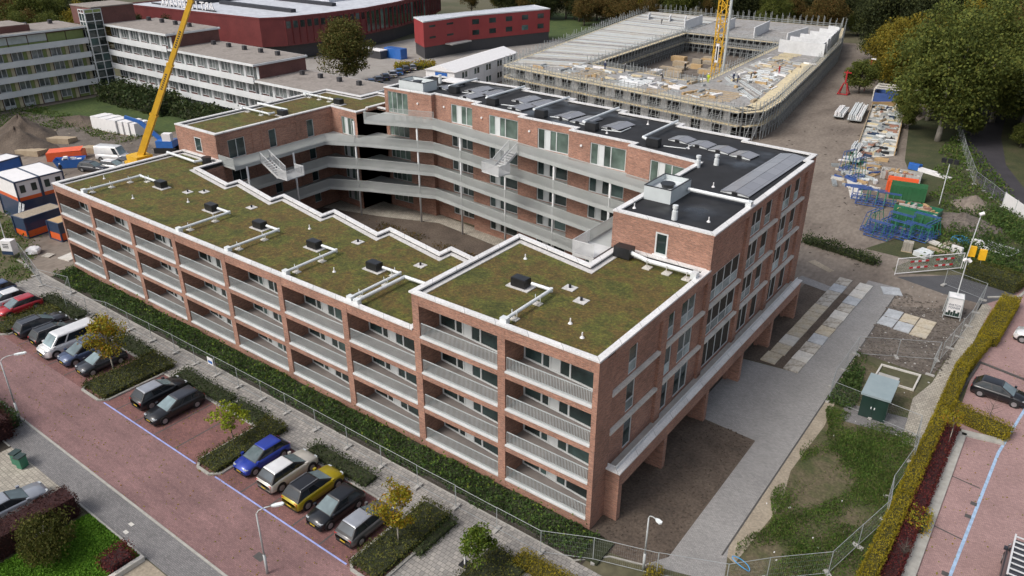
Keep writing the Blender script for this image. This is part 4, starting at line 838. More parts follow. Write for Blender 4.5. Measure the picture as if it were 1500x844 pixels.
def bare(name, label, x, y, h, n, seed):
    t = thing(name, label, 'sapling', (x, y, 0)); r_ = random.Random(seed); mb = MB(); mb.tube((0, 0, 0), (0, 0, h*.7), .03, 6, 0, .018)
    for k in range(n):
        z = h*(.35+.4*r_.random()); a = r_.random()*6.28; L = h*.35*r_.random()+.2; q = (L*math.cos(a)*.7, L*math.sin(a)*.7, z+L*.7); mb.tube((0, 0, z), q, .012, 4, 0, .005)
    mb.build('branches', MT['bark'], t)
bare('bare_sapling', 'leafless sapling beside the black car in the pink lot', 19.4, 28.5, 3.2, 26, 1); bare('bare_sapling', 'leafless twiggy shrub by the wide kerb', 17.3, 9.6, 1.6, 60, 2)
make_tree('thin_tree', 'thin young tree with sparse orange leaves above the red shrubs', (17.4, 24.0, 0), tree_mesh(8, 3.6, 1.1, 1.6, 12, 420, .15, .035, .5, ('leaf_orange', 'bark_pale')))
# large tree behind the left wing
make_tree('plaza_tree', 'large dark green tree turning rust brown on the plaza by the red school', (-116.5, 85.5, 0), tree_mesh(6, 15, 5.9, 13.2, 85, 17000, .40, .35, .2, ('leaf_plaza', 'bark')))
# woodland
W1 = tree_mesh(21, 17, 6.2, 15.6, 100, 26000, .36, .42, .12, ('leaf_wood', 'bark_pale')); W2 = tree_mesh(22, 15, 5.6, 13.6, 90, 21000, .36, .4, .12, ('leaf_wood_gold', 'bark'))
W3 = tree_mesh(23, 19, 6.5, 17, 95, 21000, .42, .5, .12, ('leaf_wood_dark', 'bark')); W4 = tree_mesh(24, 9, 4.2, 7.5, 60, 12000, .34, .25, .15, ('leaf_wood', 'bark')); W5 = tree_mesh(25, 15, 5.8, 12.5, 90, 18000, .38, .4, .2, ('leaf_rust', 'bark'))
LBL = ['tall green tree of the wood beside the building site', 'golden autumn tree of the wood beside the building site', 'tall dark tree in the shade of the wood', 'lower round green tree at the edge of the wood', 'rusty brown tree of the wood behind the building site']
protos = {}
def wood(k, x, y, s=1.0, label=None, group=None):
    if k not in protos: o = protos[k] = make_tree('woodland_tree', LBL[k], (x, y, 0), (W1, W2, W3, W4, W5)[k], 0, 'woodland: '+LBL[k])
    else: o = copy_tree(protos[k])
    o.location = (x, y, 0); o.rotation_euler = (0, 0, RND.random()*6.28); o.scale = (s, s, s*RND.uniform(.92, 1.08)); props(o, label or LBL[k], 'tree', group or 'woodland: '+LBL[k])
wood(0, -.6, 116.5, 1.3, 'large pale green tree with a pale trunk at the edge of the storage yard', 'edge tree'); wood(1, -14.5, 152, 1.15, 'golden green tree beside the end of the scaffolding', 'gold edge tree'); wood(3, -22, 147, .8, 'dark round bush tree beside the red site crane', 'edge bush')
for k, x, y, s in ((0, -5, 131, 1.25), (0, 5, 137, 1.3), (1, -4, 150, 1.35), (0, 10.5, 128, 1.2), (2, 17, 118, 1.15), (2, 18, 132, 1.25), (4, 8, 152, 1.3), (2, 25, 110, 1.1), (3, 27, 98, 1.0), (2, 30, 122, 1.25), (4, 20, 152, 1.3), (3, 19.5, 99, .4), (2, 34, 96, 1.1), (2, -25, 178, 1.1), (2, -14, 174, 1.25), (0, 0, 172, 1.25), (2, 13, 172, 1.3), (2, 28, 172, 1.3), (1, 23.5, 92, .42), (0, 35, 142, 1.25), (4, -10, 164, 1.1), (3, -30, 190, .9), (2, -22, 196, 1.2), (0, -6, 198, 1.2), (2, 12, 198, 1.2), (2, 38, 165, 1.3), (2, 41, 110, 1.2), (2, 44, 130, 1.3), (1, 26, 137, 1.2), (4, 33, 112, 1.1), (0, 14, 143, 1.2), (2, 24, 104, .8), (3, -7, 122, .5), (3, -10, 134, .55), (3, 3.5, 124, .4), (3, 11.5, 121, .45), (3, 15, 112, .5), (3, 19, 105, .45), (3, -20, 158, .7), (3, -12, 145, .6), (4, 12, 136, 1.15), (4, 22, 126, 1.15), (1, -19, 160, 1.0)): wood(k, x, y, s)
r_ = random.Random(5)
for k in range(46):
    x = -160+k*3.3+r_.uniform(-1.5, 1.5); y = 226+r_.uniform(-6, 14)+(10 if x < -110 else 0); wood(r_.choice((0, 2, 2, 4, 0, 3)), x, y, r_.uniform(.75, 1.1))
for k in range(22): wood(r_.choice((0, 2, 4, 1)), -172+k*3.2+r_.uniform(-1, 1), 204+r_.uniform(-4, 8)+(-10 if k % 5 == 0 else 0), r_.uniform(.6, .95))
for k in range(26):
    x = -160+k*7.5+r_.uniform(-2, 2); wood(r_.choice((2, 2, 4, 0)), x, 262+r_.uniform(-9, 12), r_.uniform(.8, 1.1))
for x, y, s, k in ((-196, 52, .75, 0), (-201, 58, .8, 4), (-192, 60, .7, 1), (-205, 44, .8, 0), (-186, 66, .8, 4), (-183, 73, .7, 2), (-214, 50, .9, 0), (-225, 38, .6, 0), (-210, 35, .6, 3), (-176, 79, .55, 2), (-190, 36, .9, 0), (-199, 30, 1.0, 0), (-188, 46, .85, 4), (-208, 62, 1.0, 0), (-196, 68, .9, 1), (-218, 60, 1.0, 4), (-182, 22, .8, 3), (-230, 50, 1.1, 2), (-186, 55, .8, 0), (-222, 72, 1.1, 0), (-203, 74, 1.0, 2)): wood(k, x, y, s, ['green tree behind the roof of the old flats', 'golden tree behind the roof of the old flats', 'dark conifer shaped tree beside the old flats stair tower', 'low tree behind the old flats', 'brown tree behind the roof of the old flats'][k], 'trees behind the old flats %d' % k)
hedge('dark_shrubs', 'dark shrubs at the foot of the old gallery flats', 'bushes', -146, -124, 44, 49, 3.0, 'leaf_dark', 'hedge_core', 16, .6, .4, .3)
hedge('dark_shrubs', 'low dark shrubs below the white balconies of the long flat', 'bushes', -123, -100, 46, 49.5, 2.2, 'leaf_dark', 'hedge_core', 16, .55, .4, .3)
hedge('car_park_hedge', 'mixed yellow hedge behind the row of cars near the white office', 'hedge', -122, -112.5, 107, 110, 1.4, 'leaf_orange', 'hedge_core', 22, .4, .2, .3, .9)

def debris(name, n, x0, x1, y0, y1, s, mat_, test=None):
    P = np.stack([NR.uniform(x0, x1, n), NR.uniform(y0, y1, n)], 1)
    if test is not None: P = P[test(P[:, 0], P[:, 1])]
    mb = MB()
    for p in P:
        a = NR.random()*6.28; w_ = s*(.3+NR.random()); mb.obox((p[0], p[1]), (math.cos(a), math.sin(a)), w_, w_*(.3+.6*NR.random()), 0, .04+.25*w_*NR.random())
    o = mb.build(name, MT[mat_]); o['kind'] = 'stuff'; return o
debris('rubble', 260, -22, 6, 48, 140, .3, 'mud_dark', lambda X, Y: X < 2-(Y-60)*.2); debris('rubble', 300, -130, -72, 2, 34, .4, 'sand', lambda X, Y: (X < -74) | (Y < 0)); debris('rubble', 120, 8, 15, 34, 53, .14, 'concrete')
debris('litter', 22, 8.5, 15.4, 3, 33, .14, 'white'); debris('fallen_leaves', 1200, -75, -8, -16.8, -6.4, .07, 'leaf_orange'); debris('fallen_leaves', 500, 17.5, 27, 5, 50, .07, 'leaf_orange'); debris('clods', 700, 0, 5.2, 0, 16, .12, 'soil'); debris('clods', 900, 8, 15, 34.5, 50, .22, 'mud_dark')
# ---------------------------------------------------------------- vehicles
def paint(name, c, rough=.28, metal=.25):
    m, nt, b = base(name, rough, metal); b.inputs['Coat Weight'].default_value = .6; b.inputs['Coat Roughness'].default_value = .08
    v = coords(nt); nt.links.new(ramp(nt, noise(nt, v, 1.3, 4), [tuple(x*.88 for x in c), tuple(min(1, x*1.06) for x in c)]), b.inputs['Base Color']); return m
for nme, c_ in (('p_white', (.74, .74, .74)), ('p_black', (.012, .013, .016)), ('p_dark', (.035, .038, .048)), ('p_grey', (.12, .115, .115)), ('p_silver', (.30, .32, .36)), ('p_blue', (.018, .045, .33)), ('p_slate', (.075, .105, .19)), ('p_red', (.42, .018, .03)), ('p_yellow', (.38, .30, .012)), ('p_skyblue', (.04, .16, .42)), ('p_cream', (.55, .53, .48))): paint(nme, c_)
noisy('tyre', [(.008, .008, .008), (.016, .016, .016)], 4, .8); noisy('rim', [(.28, .29, .30), (.42, .43, .45)], 6, .35, metal=.6); plain('plate_yellow', (.42, .29, .02), .6)
plain('lamp_red', (.45, .02, .02), .3); plain('lamp_clear', (.42, .45, .47), .15); plain('trim', (.015, .015, .017), .5)
STY = {  # L, W, H, belt, cabin base rear/front (fraction of L), cabin top rear/front, hood z
 'hatch': (4.1, 1.78, 1.47, .93, -.475, .29, -.345, .03, .87), 'suv': (4.4, 1.86, 1.60, 1.02, -.475, .27, -.36, .02, .96), 'estate': (4.65, 1.82, 1.47, .93, -.485, .25, -.40, .0, .86),
 'sedan': (4.65, 1.82, 1.45, .93, -.38, .25, -.20, .0, .88), 'mpv': (4.45, 1.82, 1.62, .98, -.485, .33, -.40, .06, .92), 'van': (5.2, 1.92, 1.98, 1.08, -.495, .38, -.485, .22, 1.02), 'cargo': (5.4, 2.0, 2.45, 1.15, -.498, .36, -.492, .24, 1.08)}
def car(x, y, rz, style, col, label, roof=None, rails=False, cat='car', group=None, name='parked_car', blank=False, sc=1.0, nose=None):
    L, W, H, bz, cr0, cf0, cr1, cf1, hz = STY[style]; t = thing(name, label, cat, (x, y, .01), rz, group); t.scale = (sc, sc, sc); w_ = W/2
    st = [(-.5, .80, .36, bz*.80), (-.485, .93, .27, bz*.93), (-.44, .985, .22, bz), (-.3, 1, .2, bz+.01), (0, 1, .2, bz), (.2, 1, .2, bz-.01), (cf0, .985, .2, bz-.03), (max(cf0+.06, .36), .965, .2, hz), (.44, .93, .22, hz-.07), (.485, .84, .27, hz-.16), (.5, .70, .34, hz-.26)]
    mb = MB(); k = 10
    for (fy, fw, zb, zt) in st:
        a = w_*fw; yy = fy*L
        for px, pz in ((-a*.86, zb), (-a*.985, zb+.13), (-a, (zb+zt)/2), (-a*.985, zt-.13), (-a*.90, zt), (a*.90, zt), (a*.985, zt-.13), (a, (zb+zt)/2), (a*.985, zb+.13), (a*.86, zb)): mb.v.append((px, yy, pz))
    for i in range(len(st)-1):
        for j in range(k):
            j2 = (j+1) % k; mb.f.append((i*k+j, i*k+j2, (i+1)*k+j2, (i+1)*k+j)); mb.m.append(0)
    mb.f.append(tuple(range(k))); mb.m.append(0); n = (len(st)-1)*k; mb.f.append(tuple(range(n+k-1, n-1, -1))); mb.m.append(0)
    mb.f = [f[::-1] for f in mb.f]; mb.build('body', MT[col], t, True)
    # cabin: belt rectangle -> top rectangle
    zb = bz-.06; zt = H-.07; wb = w_*.93; wt = w_*(.74 if style not in ('van', 'cargo') else .86)
    Bq = [(-wb, cr0*L, zb), (wb, cr0*L, zb), (wb*.96, cf0*L, zb), (-wb*.96, cf0*L, zb)]; Tq = [(-wt, cr1*L, zt), (wt, cr1*L, zt), (wt*.94, cf1*L, zt), (-wt*.94, cf1*L, zt)]
    cy_ = (cr1+cf1)/2*L; R2 = [(p[0]*.84, cy_+(p[1]-cy_)*.90, H) for p in Tq]; mb = MB(); mb.v = Bq+Tq+R2; mb.f = []; mb.m = []
    for r0 in (0, 4):
        for i in range(4): j = (i+1) % 4; mb.f.append((r0+i, r0+j, r0+4+j, r0+4+i)); mb.m.append(0 if r0 == 0 else 1)
    mb.f.append((8, 9, 10, 11)); mb.m.append(1); co = mb.build('cabin', [MT[col if style in ('van', 'cargo') else 'trim'], MT[roof or col]], t, True)
    bv = co.modifiers.new('bevel', 'BEVEL'); bv.width = .07; bv.segments = 3; bv.limit_method = 'NONE'
    def quadin(A, Bp, Cp, D, u0, u1, v0, v1, nm, m_='car_glass'):
        A, Bp, Cp, D = map(Vector, (A, Bp, Cp, D)); nrm = (Bp-A).cross(D-A).normalized()*.012
        f = lambda u, v: (A*(1-u)+Bp*u)*(1-v)+(D*(1-u)+Cp*u)*v+nrm
        q = MB(); q.face([f(u0, v0), f(u1, v0), f(u1, v1), f(u0, v1)]); q.build(nm, MT[m_], t)
    quadin(Bq[2], Bq[3], Tq[3], Tq[2], .05, .95, .10, .97, 'windshield', 'windscreen')
    if not blank: quadin(Bq[0], Bq[1], Tq[1], Tq[0], .07, .93, .25, .93, 'rear_window')
    for A, Bp, Cp, D, rv in ((Bq[1], Bq[2], Tq[2], Tq[1], False), (Bq[3], Bq[0], Tq[0], Tq[3], True)):
        cuts = ((.07, .33), (.36, .62), (.65, .93)) if style in ('suv', 'estate', 'mpv', 'van') else ((.10, .46), (.50, .90))
        if blank: cuts = ((.78, .95),)
        if style == 'van': cuts = ((.05, .70), (.74, .95))
        for u0, u1 in cuts:
            if rv: u0, u1 = 1-u1, 1-u0
            quadin(A, Bp, Cp, D, u0, u1, .16, .90, 'side_window')
    r = .33 if style in ('hatch', 'sedan', 'estate') else .36
    for sx in (-1, 1):
        for fy in (-.305, .315):
            mb = MB(); mb.tube((sx*(w_-.20), fy*L, r+.02), (sx*(w_+.004), fy*L, r+.02), r+.055, 18); mb.build('wheel_arch', MT['trim'], t)
            mb = MB(); mb.tube((sx*(w_-.2), fy*L, r-.01), (sx*(w_+.015), fy*L, r-.01), r, 18); wo = mb.build('wheel', MT['tyre'], t)
            mb = MB(); mb.tube((sx*(w_+.0), fy*L, r-.01), (sx*(w_+.025), fy*L, r-.01), r*.64, 10); mb.build('rim', MT['rim'], wo)
        mb = MB(); mb.prism([(sx*w_*.52, .484*L), (sx*w_*.80, .478*L), (sx*w_*.90, .435*L), (sx*w_*.86, .43*L), (sx*w_*.5, .46*L)], hz-.30, hz-.10); mb.build('headlight', MT['lamp_clear'], t)
        mb = MB(); mb.box(min(sx*w_*.60, sx*w_*.86), max(sx*w_*.60, sx*w_*.86), -.494*L, -.47*L, bz*.68, bz*.90); mb.build('taillight', MT['lamp_red'], t)
        mb = MB(); mb.box(min(sx*w_*.94, sx*w_*1.13), max(sx*w_*.94, sx*w_*1.13), (cf0-.075)*L, (cf0-.03)*L, bz-.03, bz+.13); mb.build('mirror', MT[col], t)
        if rails: mb = MB(); mb.bar((sx*wt*.84, cr1*L+.1, H+.03), (sx*wt*.82, cf1*L-.1, H+.03), .04, .05); mb.build('roof_rail', MT['rim'], t)
    for yy in (-.503*L, .502*L): mb = MB(); mb.box(-.24, .24, yy-.01, yy+.01, .43, .53); mb.build('number_plate', MT['plate_yellow'], t)
    mb = MB(); mb.box(-w_*.55, w_*.55, .492*L, .505*L, .32, .40); mb.build('grille', MT['trim'], t)
    mb = MB(); mb.box(-w_*.8, w_*.8, -.495*L, .49*L, .17, .24); mb.build('underside', MT['trim'], t)
    return t
glassmat('windscreen', (.10, .135, .145), .06)  # pale cyan base colour includes the reflection of the sky
D180 = math.pi
yc = -8.75
car(-65.0, -8.8, D180, 'hatch', 'p_white', 'white hatchback beside the red one near the containers')
car(-68.0, -8.6, D180, 'hatch', 'p_slate', 'dark blue car beside the white hatchback near the containers')
car(-62.4, -8.5, D180, 'hatch', 'p_red', 'bright red hatchback parked on the red brick bays')
car(-56.9, -8.9, 0, 'estate', 'p_dark', 'black estate car with silver roof rails beside the planted island', rails=True)
car(-54.1, -8.7, 0, 'estate', 'p_black', 'black estate car with roof rails next to the white minibus', rails=True)
car(-51.2, -9.0, D180, 'van', 'p_white', 'white passenger minibus with dark side windows', cat='minibus', name='parked_minibus')
car(-48.4, -8.9, D180, 'mpv', 'p_slate', 'slate blue people carrier with roof rails beside the minibus', rails=True)
car(-45.6, -8.9, D180, 'hatch', 'p_dark', 'dark grey hatchback under the golden tree')
car(-36.9, -8.5, 0, 'suv', 'p_black', 'black boxy car with a pale silver roof, rear to the road', roof='p_silver')
car(-34.1, -8.9, D180, 'estate', 'p_black', 'black long car parked beside the silver roofed one', roof='p_dark')
car(-23.2, -8.6, D180, 'hatch', 'p_blue', 'bright blue hatchback beside the kerbed green island')
car(-20.3, -8.5, 0, 'suv', 'p_cream', 'white sport utility car with red tail lamps', roof='p_white')
car(-17.4, -8.6, 0, 'suv', 'p_yellow', 'mustard yellow sport utility car with black roof', roof='p_black', rails=True)
car(-14.7, -9.0, D180, 'hatch', 'p_black', 'black hatchback between the yellow car and the grey one')
car(-12.0, -8.8, 0, 'hatch', 'p_grey', 'grey hatchback with pale roof beside the orange tree', roof='p_silver')
car(-32.6, -22.2, -.06, 'sedan', 'p_silver', 'silver grey saloon on the pale driveway behind the copper hedge')
car(19.5, 33.9, -D180/2-.05, 'hatch', 'p_black', 'black hatchback in the pink paved lot behind the yellow hedge')
car(21.4, 46.3, D180/2-.08, 'suv', 'p_white', 'white car in the pink paved lot beside the broad yellow hedge', roof='p_silver')
# van with roof rack at the lot
t = car(23.4, 11.6, .0, 'cargo', 'p_dark', 'dark van with white ladder rack on its roof in the pink lot', cat='van', name='panel_van', blank=True)
mb = MB()
for k in range(8): mb.bar((-.78, -2.3+k*.52, 2.56), (.78, -2.3+k*.52, 2.56), .09, .05)
for sx in (-.8, .8): mb.bar((sx, -2.4, 2.58), (sx, 1.5, 2.58), .1, .1)
mb.build('roof_rack', MT['p_white'], t)
# cars on the back car park and the left site
r_ = random.Random(9)
for k, (u, v, c_, st_, lb) in enumerate(((628, 108, 'p_skyblue', 'hatch', 'light blue hatchback, first in the row beside the big plaza tree'), (645, 104, 'p_silver', 'hatch', 'silver car second in the row beside the plaza tree'), (663, 98, 'p_slate', 'hatch', 'slate car in the back row'), (571, 112, 'p_white', 'suv', 'white car in the back row between the blue and silver ones'), (583, 108, 'p_skyblue', 'hatch', 'sky blue car next to the white one in the back row'), (598, 103, 'p_dark', 'mpv', 'dark people carrier next to the sky blue car'), (610, 99, 'p_silver', 'estate', 'silver estate near the end of the back row'), (622, 95, 'p_slate', 'estate', 'blue grey estate at the end of the back row next to the white office'), (487, 116, 'p_silver', 'hatch', 'silver car behind the flat roof of the long old block'))):
    if k < 8: tt = k/7; pa = g(543, 121, .5); pb = g(612, 95.5, .5); x_, y_ = pa.x+(pb.x-pa.x)*tt, pa.y+(pb.y-pa.y)*tt
    else: x_, y_ = g2(u, v, .5)
    car(x_, y_, .95, st_, c_, lb)
x_, y_ = g2(166, 228, .8); car(x_, y_, -1.15, 'cargo', 'p_white', 'white high roof delivery van on the muddy site yard', cat='van', name='delivery_van', blank=True)
for (u, v, c_, st_, lb, rz) in ((137, 245, 'p_dark', 'estate', 'dark estate car beside the blue waste skip', -1.2), (168, 243, 'p_white', 'estate', 'white car partly hidden behind the green roof edge', -1.2), (188, 239, 'p_dark', 'hatch', 'dark car beside the foot of the yellow crane boom', -1.1)):
    x_, y_ = g2(u, v, .6); car(x_, y_, rz, st_, c_, lb)
# ---------------------------------------------------------------- old gallery flats
noisy('old_roof', [(.19, .165, .145), (.27, .24, .215), (.23, .20, .18)], .25, .9, fine=(2, .2)); noisy('old_white', [(.52, .54, .55), (.66, .68, .69)], .3, .6); plain('old_green', (.235, .29, .10), .6); plain('old_cream', (.58, .52, .36), .7); noisy('old_glass', [(.05, .06, .065), (.16, .18, .18), (.30, .33, .33)], .35, .15, lo=.35, hi=.65); plain('curtain', (.50, .54, .53), .6, var=.2, sc=.6); noisy('school_red', [(.11, .018, .020), (.16, .030, .030)], .3, .55, fine=(3, .1)); noisy('school_bright', [(.24, .030, .032), (.30, .045, .045)], .3, .55); noisy('roof_grey', [(.42, .44, .48), (.56, .58, .62)], .4, .6, fine=(1.2, .15)); plain('dark_clad', (.045, .045, .05), .5)
RF = random.Random(4)
def gallery_block(o, u, L, floors, name, label, h0=0.0, fh=2.75, depth=12, bay=3.9, green=False, gal=True, roofmat='old_roof', top_green=False):
    t = thing(name, label, 'building', (o[0], o[1], 0)); u = Vector(u).normalized(); n = Vector((u.y, -u.x)); v = -n; ztop = h0+floors*fh
    def P(a, d): q = u*a+v*d; return (q.x, q.y)
    mb = MB(); mb.prism([P(.0, 1.5), P(L, 1.5), P(L, depth), P(0, depth)], 0, ztop); mb.build('wall', MT['brick_old'], t)
    mb = MB(); mb.prism([P(-.3, .1), P(L+.3, .1), P(L+.3, depth+.3), P(-.3, depth+.3)], ztop+.002, ztop+.35, 0); mb.build('roof_edge', MT['old_white'], t)
    mb = MB(); mb.prism([P(.0, .4), P(L, .4), P(L, depth), P(0, depth)], ztop+.36, ztop+.42); mb.build('roof', MT[roofmat], t)
    for k in range(int(L/5)):
        a = 3+k*5; mb = MB(); q = P(a, 8.5); mb.box(q[0]-.35, q[0]+.35, q[1]-.35, q[1]+.35, ztop+.42, ztop+1.2); mb.build('chimney', MT['dark_clad'], t)
    nb = max(1, round(L/bay)); bw = L/nb
    for f in range(floors):
        z = h0+f*fh
        if gal and f > 0:
            mb = MB(); mb.prism([P(0, 0), P(L, 0), P(L, 1.5), P(0, 1.5)], z-.2, z); mb.build('gallery_slab', MT['concrete'], t)
            mb = MB(); mb.prism([P(0, -.06), P(L, -.06), P(L, .04), P(0, .04)], z-.28, z+.85); mb.build('balustrade', MT['old_white'], t)
        for b_ in range(nb):
            a = b_*bw
            if f == floors-1 and top_green:
                mb = MB(); mb.prism([P(a+.1, 1.36), P(a+bw-.1, 1.36), P(a+bw-.1, 1.48), P(a+.1, 1.48)], z+.15, z+(1.0 if b_ < nb-2 else fh-.4)); mb.build('infill_panel', MT['old_green'], t)
                if b_ < nb-2:
                    mb = MB(); mb.prism([P(a+.1, 1.38), P(a+bw-.1, 1.38), P(a+bw-.1, 1.48), P(a+.1, 1.48)], z+1.05, z+fh-.35); mb.build('window', MT['curtain'], t)
                continue
            mb = MB(); mb.prism([P(a+.15, 1.4), P(a+bw*.55, 1.4), P(a+bw*.55, 1.48), P(a+.15, 1.48)], z+.75, z+fh-.35)
            w_ = mb.build('window', MT['old_glass'], t)
            mb = MB()
            for q0, q1, c0, c1 in ((.1, bw*.57, .65, .75), (.1, bw*.57, fh-.38, fh-.3), (.1, .2, .7, fh-.3), (bw*.3, bw*.34, .7, fh-.3), (bw*.55, bw*.58, .1, fh-.3)): mb.prism([P(a+q0, 1.33), P(a+q1, 1.33), P(a+q1, 1.45), P(a+q0, 1.45)], z+c0, z+c1)
            mb.build('frame', MT['old_white'], w_)
            mb = MB(); mb.prism([P(a+bw*.60, 1.38), P(a+bw*.78, 1.38), P(a+bw*.78, 1.48), P(a+bw*.60, 1.48)], z+.1, z+2.2); mb.build('door', MT['old_green' if green else 'old_glass'], t)
            mb = MB(); mb.prism([P(a+bw*.80, 1.36), P(a+bw*.97, 1.36), P(a+bw*.97, 1.48), P(a+bw*.80, 1.48)], z+.05, z+fh-.3); mb.build('infill_panel', MT['old_cream' if green else 'old_white'], t)
            if green:
                mb = MB(); mb.prism([P(a+.15, 1.37), P(a+bw*.55, 1.37), P(a+bw*.55, 1.48), P(a+.15, 1.48)], z+.1, z+.64); mb.build('infill_panel', MT['old_green' if RF.random() < .6 else 'curtain'], t)
    return t
gallery_block((-151, 6), (0, 1), 41, 5, 'gallery_flats', 'old five storey gallery flats with green and cream panels', green=True, top_green=True)
gallery_block((-150.5, 50.5), (1, 0), 22.5, 5, 'gallery_flats', 'tallest section of the long old flats with white balconies, next to the stair tower')
gallery_block((-128.0, 50.5), (1, 0), 26.5, 4, 'gallery_flats', 'middle four storey section of the long old flats with white balconies')
gallery_block((-101.5, 50.5), (1, 0), 23.5, 3, 'gallery_flats', 'lowest three storey section of the long old flats')
t = thing('flat_roof_annex', 'low brick roof block on top of the green panelled flats', 'building', (-157, 20, 13.75)); mb = MB(); mb.box(-4.2, 4.2, -14, 17, .42, 1.6); mb.build('wall', MT['brick_old'], t); mb = MB(); mb.box(-4, 4, -13.8, 16.8, 1.6, 1.7); mb.build('roof', MT['old_roof'], t)
t = thing('stair_tower', 'glazed stair tower with dark brick top between the old flats', 'tower', (-151.8, 49.0, 0)); mb = MB(); mb.box(-7.5, 1.0, -.2, 9, 13.8, 17.4); mb.box(-1.2, 1.0, -1.7, 1.7, 0, 17.3); mb.build('shaft', MT['brick_old'], t)
mb = MB(); mb.box(-7.6, 1.1, -.3, 9.1, 17.4, 17.6); mb.build('roof', MT['old_roof'], t)
for k in range(10):
    for j in range(2):
        for ax in (0, 1):
            mb = MB()
            if ax == 0: mb.box(1.0, 1.08, -1.6+j*1.6, -.1+j*1.6, .4+k*1.62, 1.85+k*1.62)
            else: mb.box(-1.1+j*1.05, -.15+j*1.05, -1.78, -1.7, .4+k*1.62, 1.85+k*1.62)
            mb.build('pane', MT['glass'], t)
mb = MB()
for y in (-1.75, 0, 1.7): mb.bar((1.1, y, .2), (1.1, y, 17.2), .14, .14)
for x in (-1.2, -.1, 1.0): mb.bar((x, -1.8, .2), (x, -1.8, 17.2), .14, .14)
for k in range(12): z = .3+k*1.62 if k < 11 else 17.2; mb.bar((1.12, -1.8, min(z, 17.2)), (1.12, 1.75, min(z, 17.2)), .12, .14); mb.bar((-1.2, -1.82, min(z, 17.2)), (1.1, -1.82, min(z, 17.2)), .12, .14)
mb.build('frame', MT['old_white'], t); mb = MB(); mb.box(1.02, 1.15, -1.7, 1.7, 16.4, 17.25); mb.build('top_panel', MT['old_green'], t)
# ---------------------------------------------------------------- red school with white roof
t = thing('school_building', 'large dark red school with pale grey roof and curved glazed wing', 'building', (-150, 95, 0))
A = Vector((0, 0))
P_ = [(-60, -8), (-4.5, -3), (-1, 2), (1.0, 14), (1.2, 28), (-1.5, 43), (-7.5, 62), (-17, 80), (-60, 92)]
mb = MB(); mb.prism(P_, 3.6, 10.3); mb.build('wall', MT['school_red'], t); mb = MB(); mb.prism(inset(P_, 1.6), 0, 3.6); mb.build('ground_floor', MT['dark_clad'], t)
mb = MB(); mb.prism(inset(P_, .25), 10.3, 10.42); mb.build('roof', MT['roof_grey'], t); mb = MB(); ring(mb, P_, .3, 10.3, 10.75, 0, .08); mb.build('roof_edge', MT['school_red'], t)
for i in range(2, 7):
    a = Vector(P_[i]); b_ = Vector(P_[i+1]); d = b_-a; L = d.length; d.normalize(); n = Vector((d.y, -d.x)); k = int(L/2.0)
    for j in range(k):
        q = a+d*(j+.2)*L/k+n*.02; mb = MB(); mb.obox((q.x, q.y), (d.x, d.y), L/k*.62, .06, 7.9 if i < 4 else 4.4, 9.6); mb.build('window', MT['glass'], t)
        mb = MB(); q = a+d*(j*L/k)+n*.25; mb.obox((q.x, q.y), (d.x, d.y), .16, .3, 4.0, 9.9); mb.build('fin', MT['school_red'], t)
for a0, a1, b0, b1 in ((-40, -8, 10, 11.6), (-36, -10, 26, 27.5), (-30, -18, 32, 44), (-50, -44, 5, 40)):
    mb = MB(); mb.box(a0, a1, b0, b1, 10.42, 11.3); mb.build('roof_unit', MT['bitumen_edge' if a0 != -30 else 'roof_grey'], t)
cu = bpy.data.curves.new('letters', 'FONT'); cu.body = 'ART I LEERPARK'; cu.size = 3.0; cu.extrude = .12; cu.space_character = 1.05; to = bpy.data.objects.new('tmp', cu); COL.objects.link(to); dg = bpy.context.evaluated_depsgraph_get(); me = bpy.data.meshes.new_from_object(to.evaluated_get(dg)); bpy.data.objects.remove(to)
o = link('roof_letters', me, MT['white'], t); o.rotation_euler = (math.pi/2, 0, math.pi*1.0); o.location = (-26, -1.0, 10.6); o['kind'] = 'stuff'
o.rotation_euler = (math.pi/2, 0, math.radians(185)); mb = MB(); mb.box(-56, -25, -1.4, -1.2, 10.45, 10.8); mb.build('letter_rail', MT['bitumen_edge'], t)
# bright red block
t = thing('red_block', 'bright red two storey block with grey base and solar roof', 'building', (-124, 121, 0)); P2 = [(-8, 3.5), (0, -1.5), (1.5, 15), (10.5, 41), (2, 45), (-3, 24)]
mb = MB(); mb.prism(P2, 3.0, 9.2); mb.build('wall', MT['school_bright'], t); mb = MB(); mb.prism(inset(P2, .15), 0, 3.0); mb.build('base', MT['dark_clad'], t); mb = MB(); mb.prism(inset(P2, .1), 9.2, 9.4); mb.build('roof', MT['roof_grey'], t)
mb = MB(); ring(mb, P2, .25, 9.2, 9.5, 0, .05); mb.build('roof_edge', MT['old_white'], t)
for i, (u0, zz, ww, hh) in enumerate(((.12, 5.0, 2.2, .5), (.12, 7.8, 2.2, .5), (.5, 5.0, 2.4, .5), (.5, 7.8, 2.4, .5))):
    a = Vector(P2[1]); b_ = Vector(P2[2]); d = (b_-a); q = a+d*u0+Vector((d.y, -d.x)).normalized()*.02; d.normalize(); mb = MB(); mb.obox((q.x, q.y), (d.x, d.y), ww, .06, zz, zz+hh); mb.build('window', MT['glass'], t)
for k in range(5):
    for zz in (4.2, 7.0):
        a = Vector(P2[2]); b_ = Vector(P2[3]); d = (b_-a); q = a+d*(.04+k*.2)+Vector((d.y, -d.x)).normalized()*.02; d.normalize(); mb = MB(); mb.obox((q.x, q.y), (d.x, d.y), 2.2, .06, zz, zz+1.3); mb.build('window', MT['glass'], t)
mb = MB(); mb.box(.3, 3.2, 6, 14, 2.9, 3.2); mb.build('canopy', MT['concrete'], t)
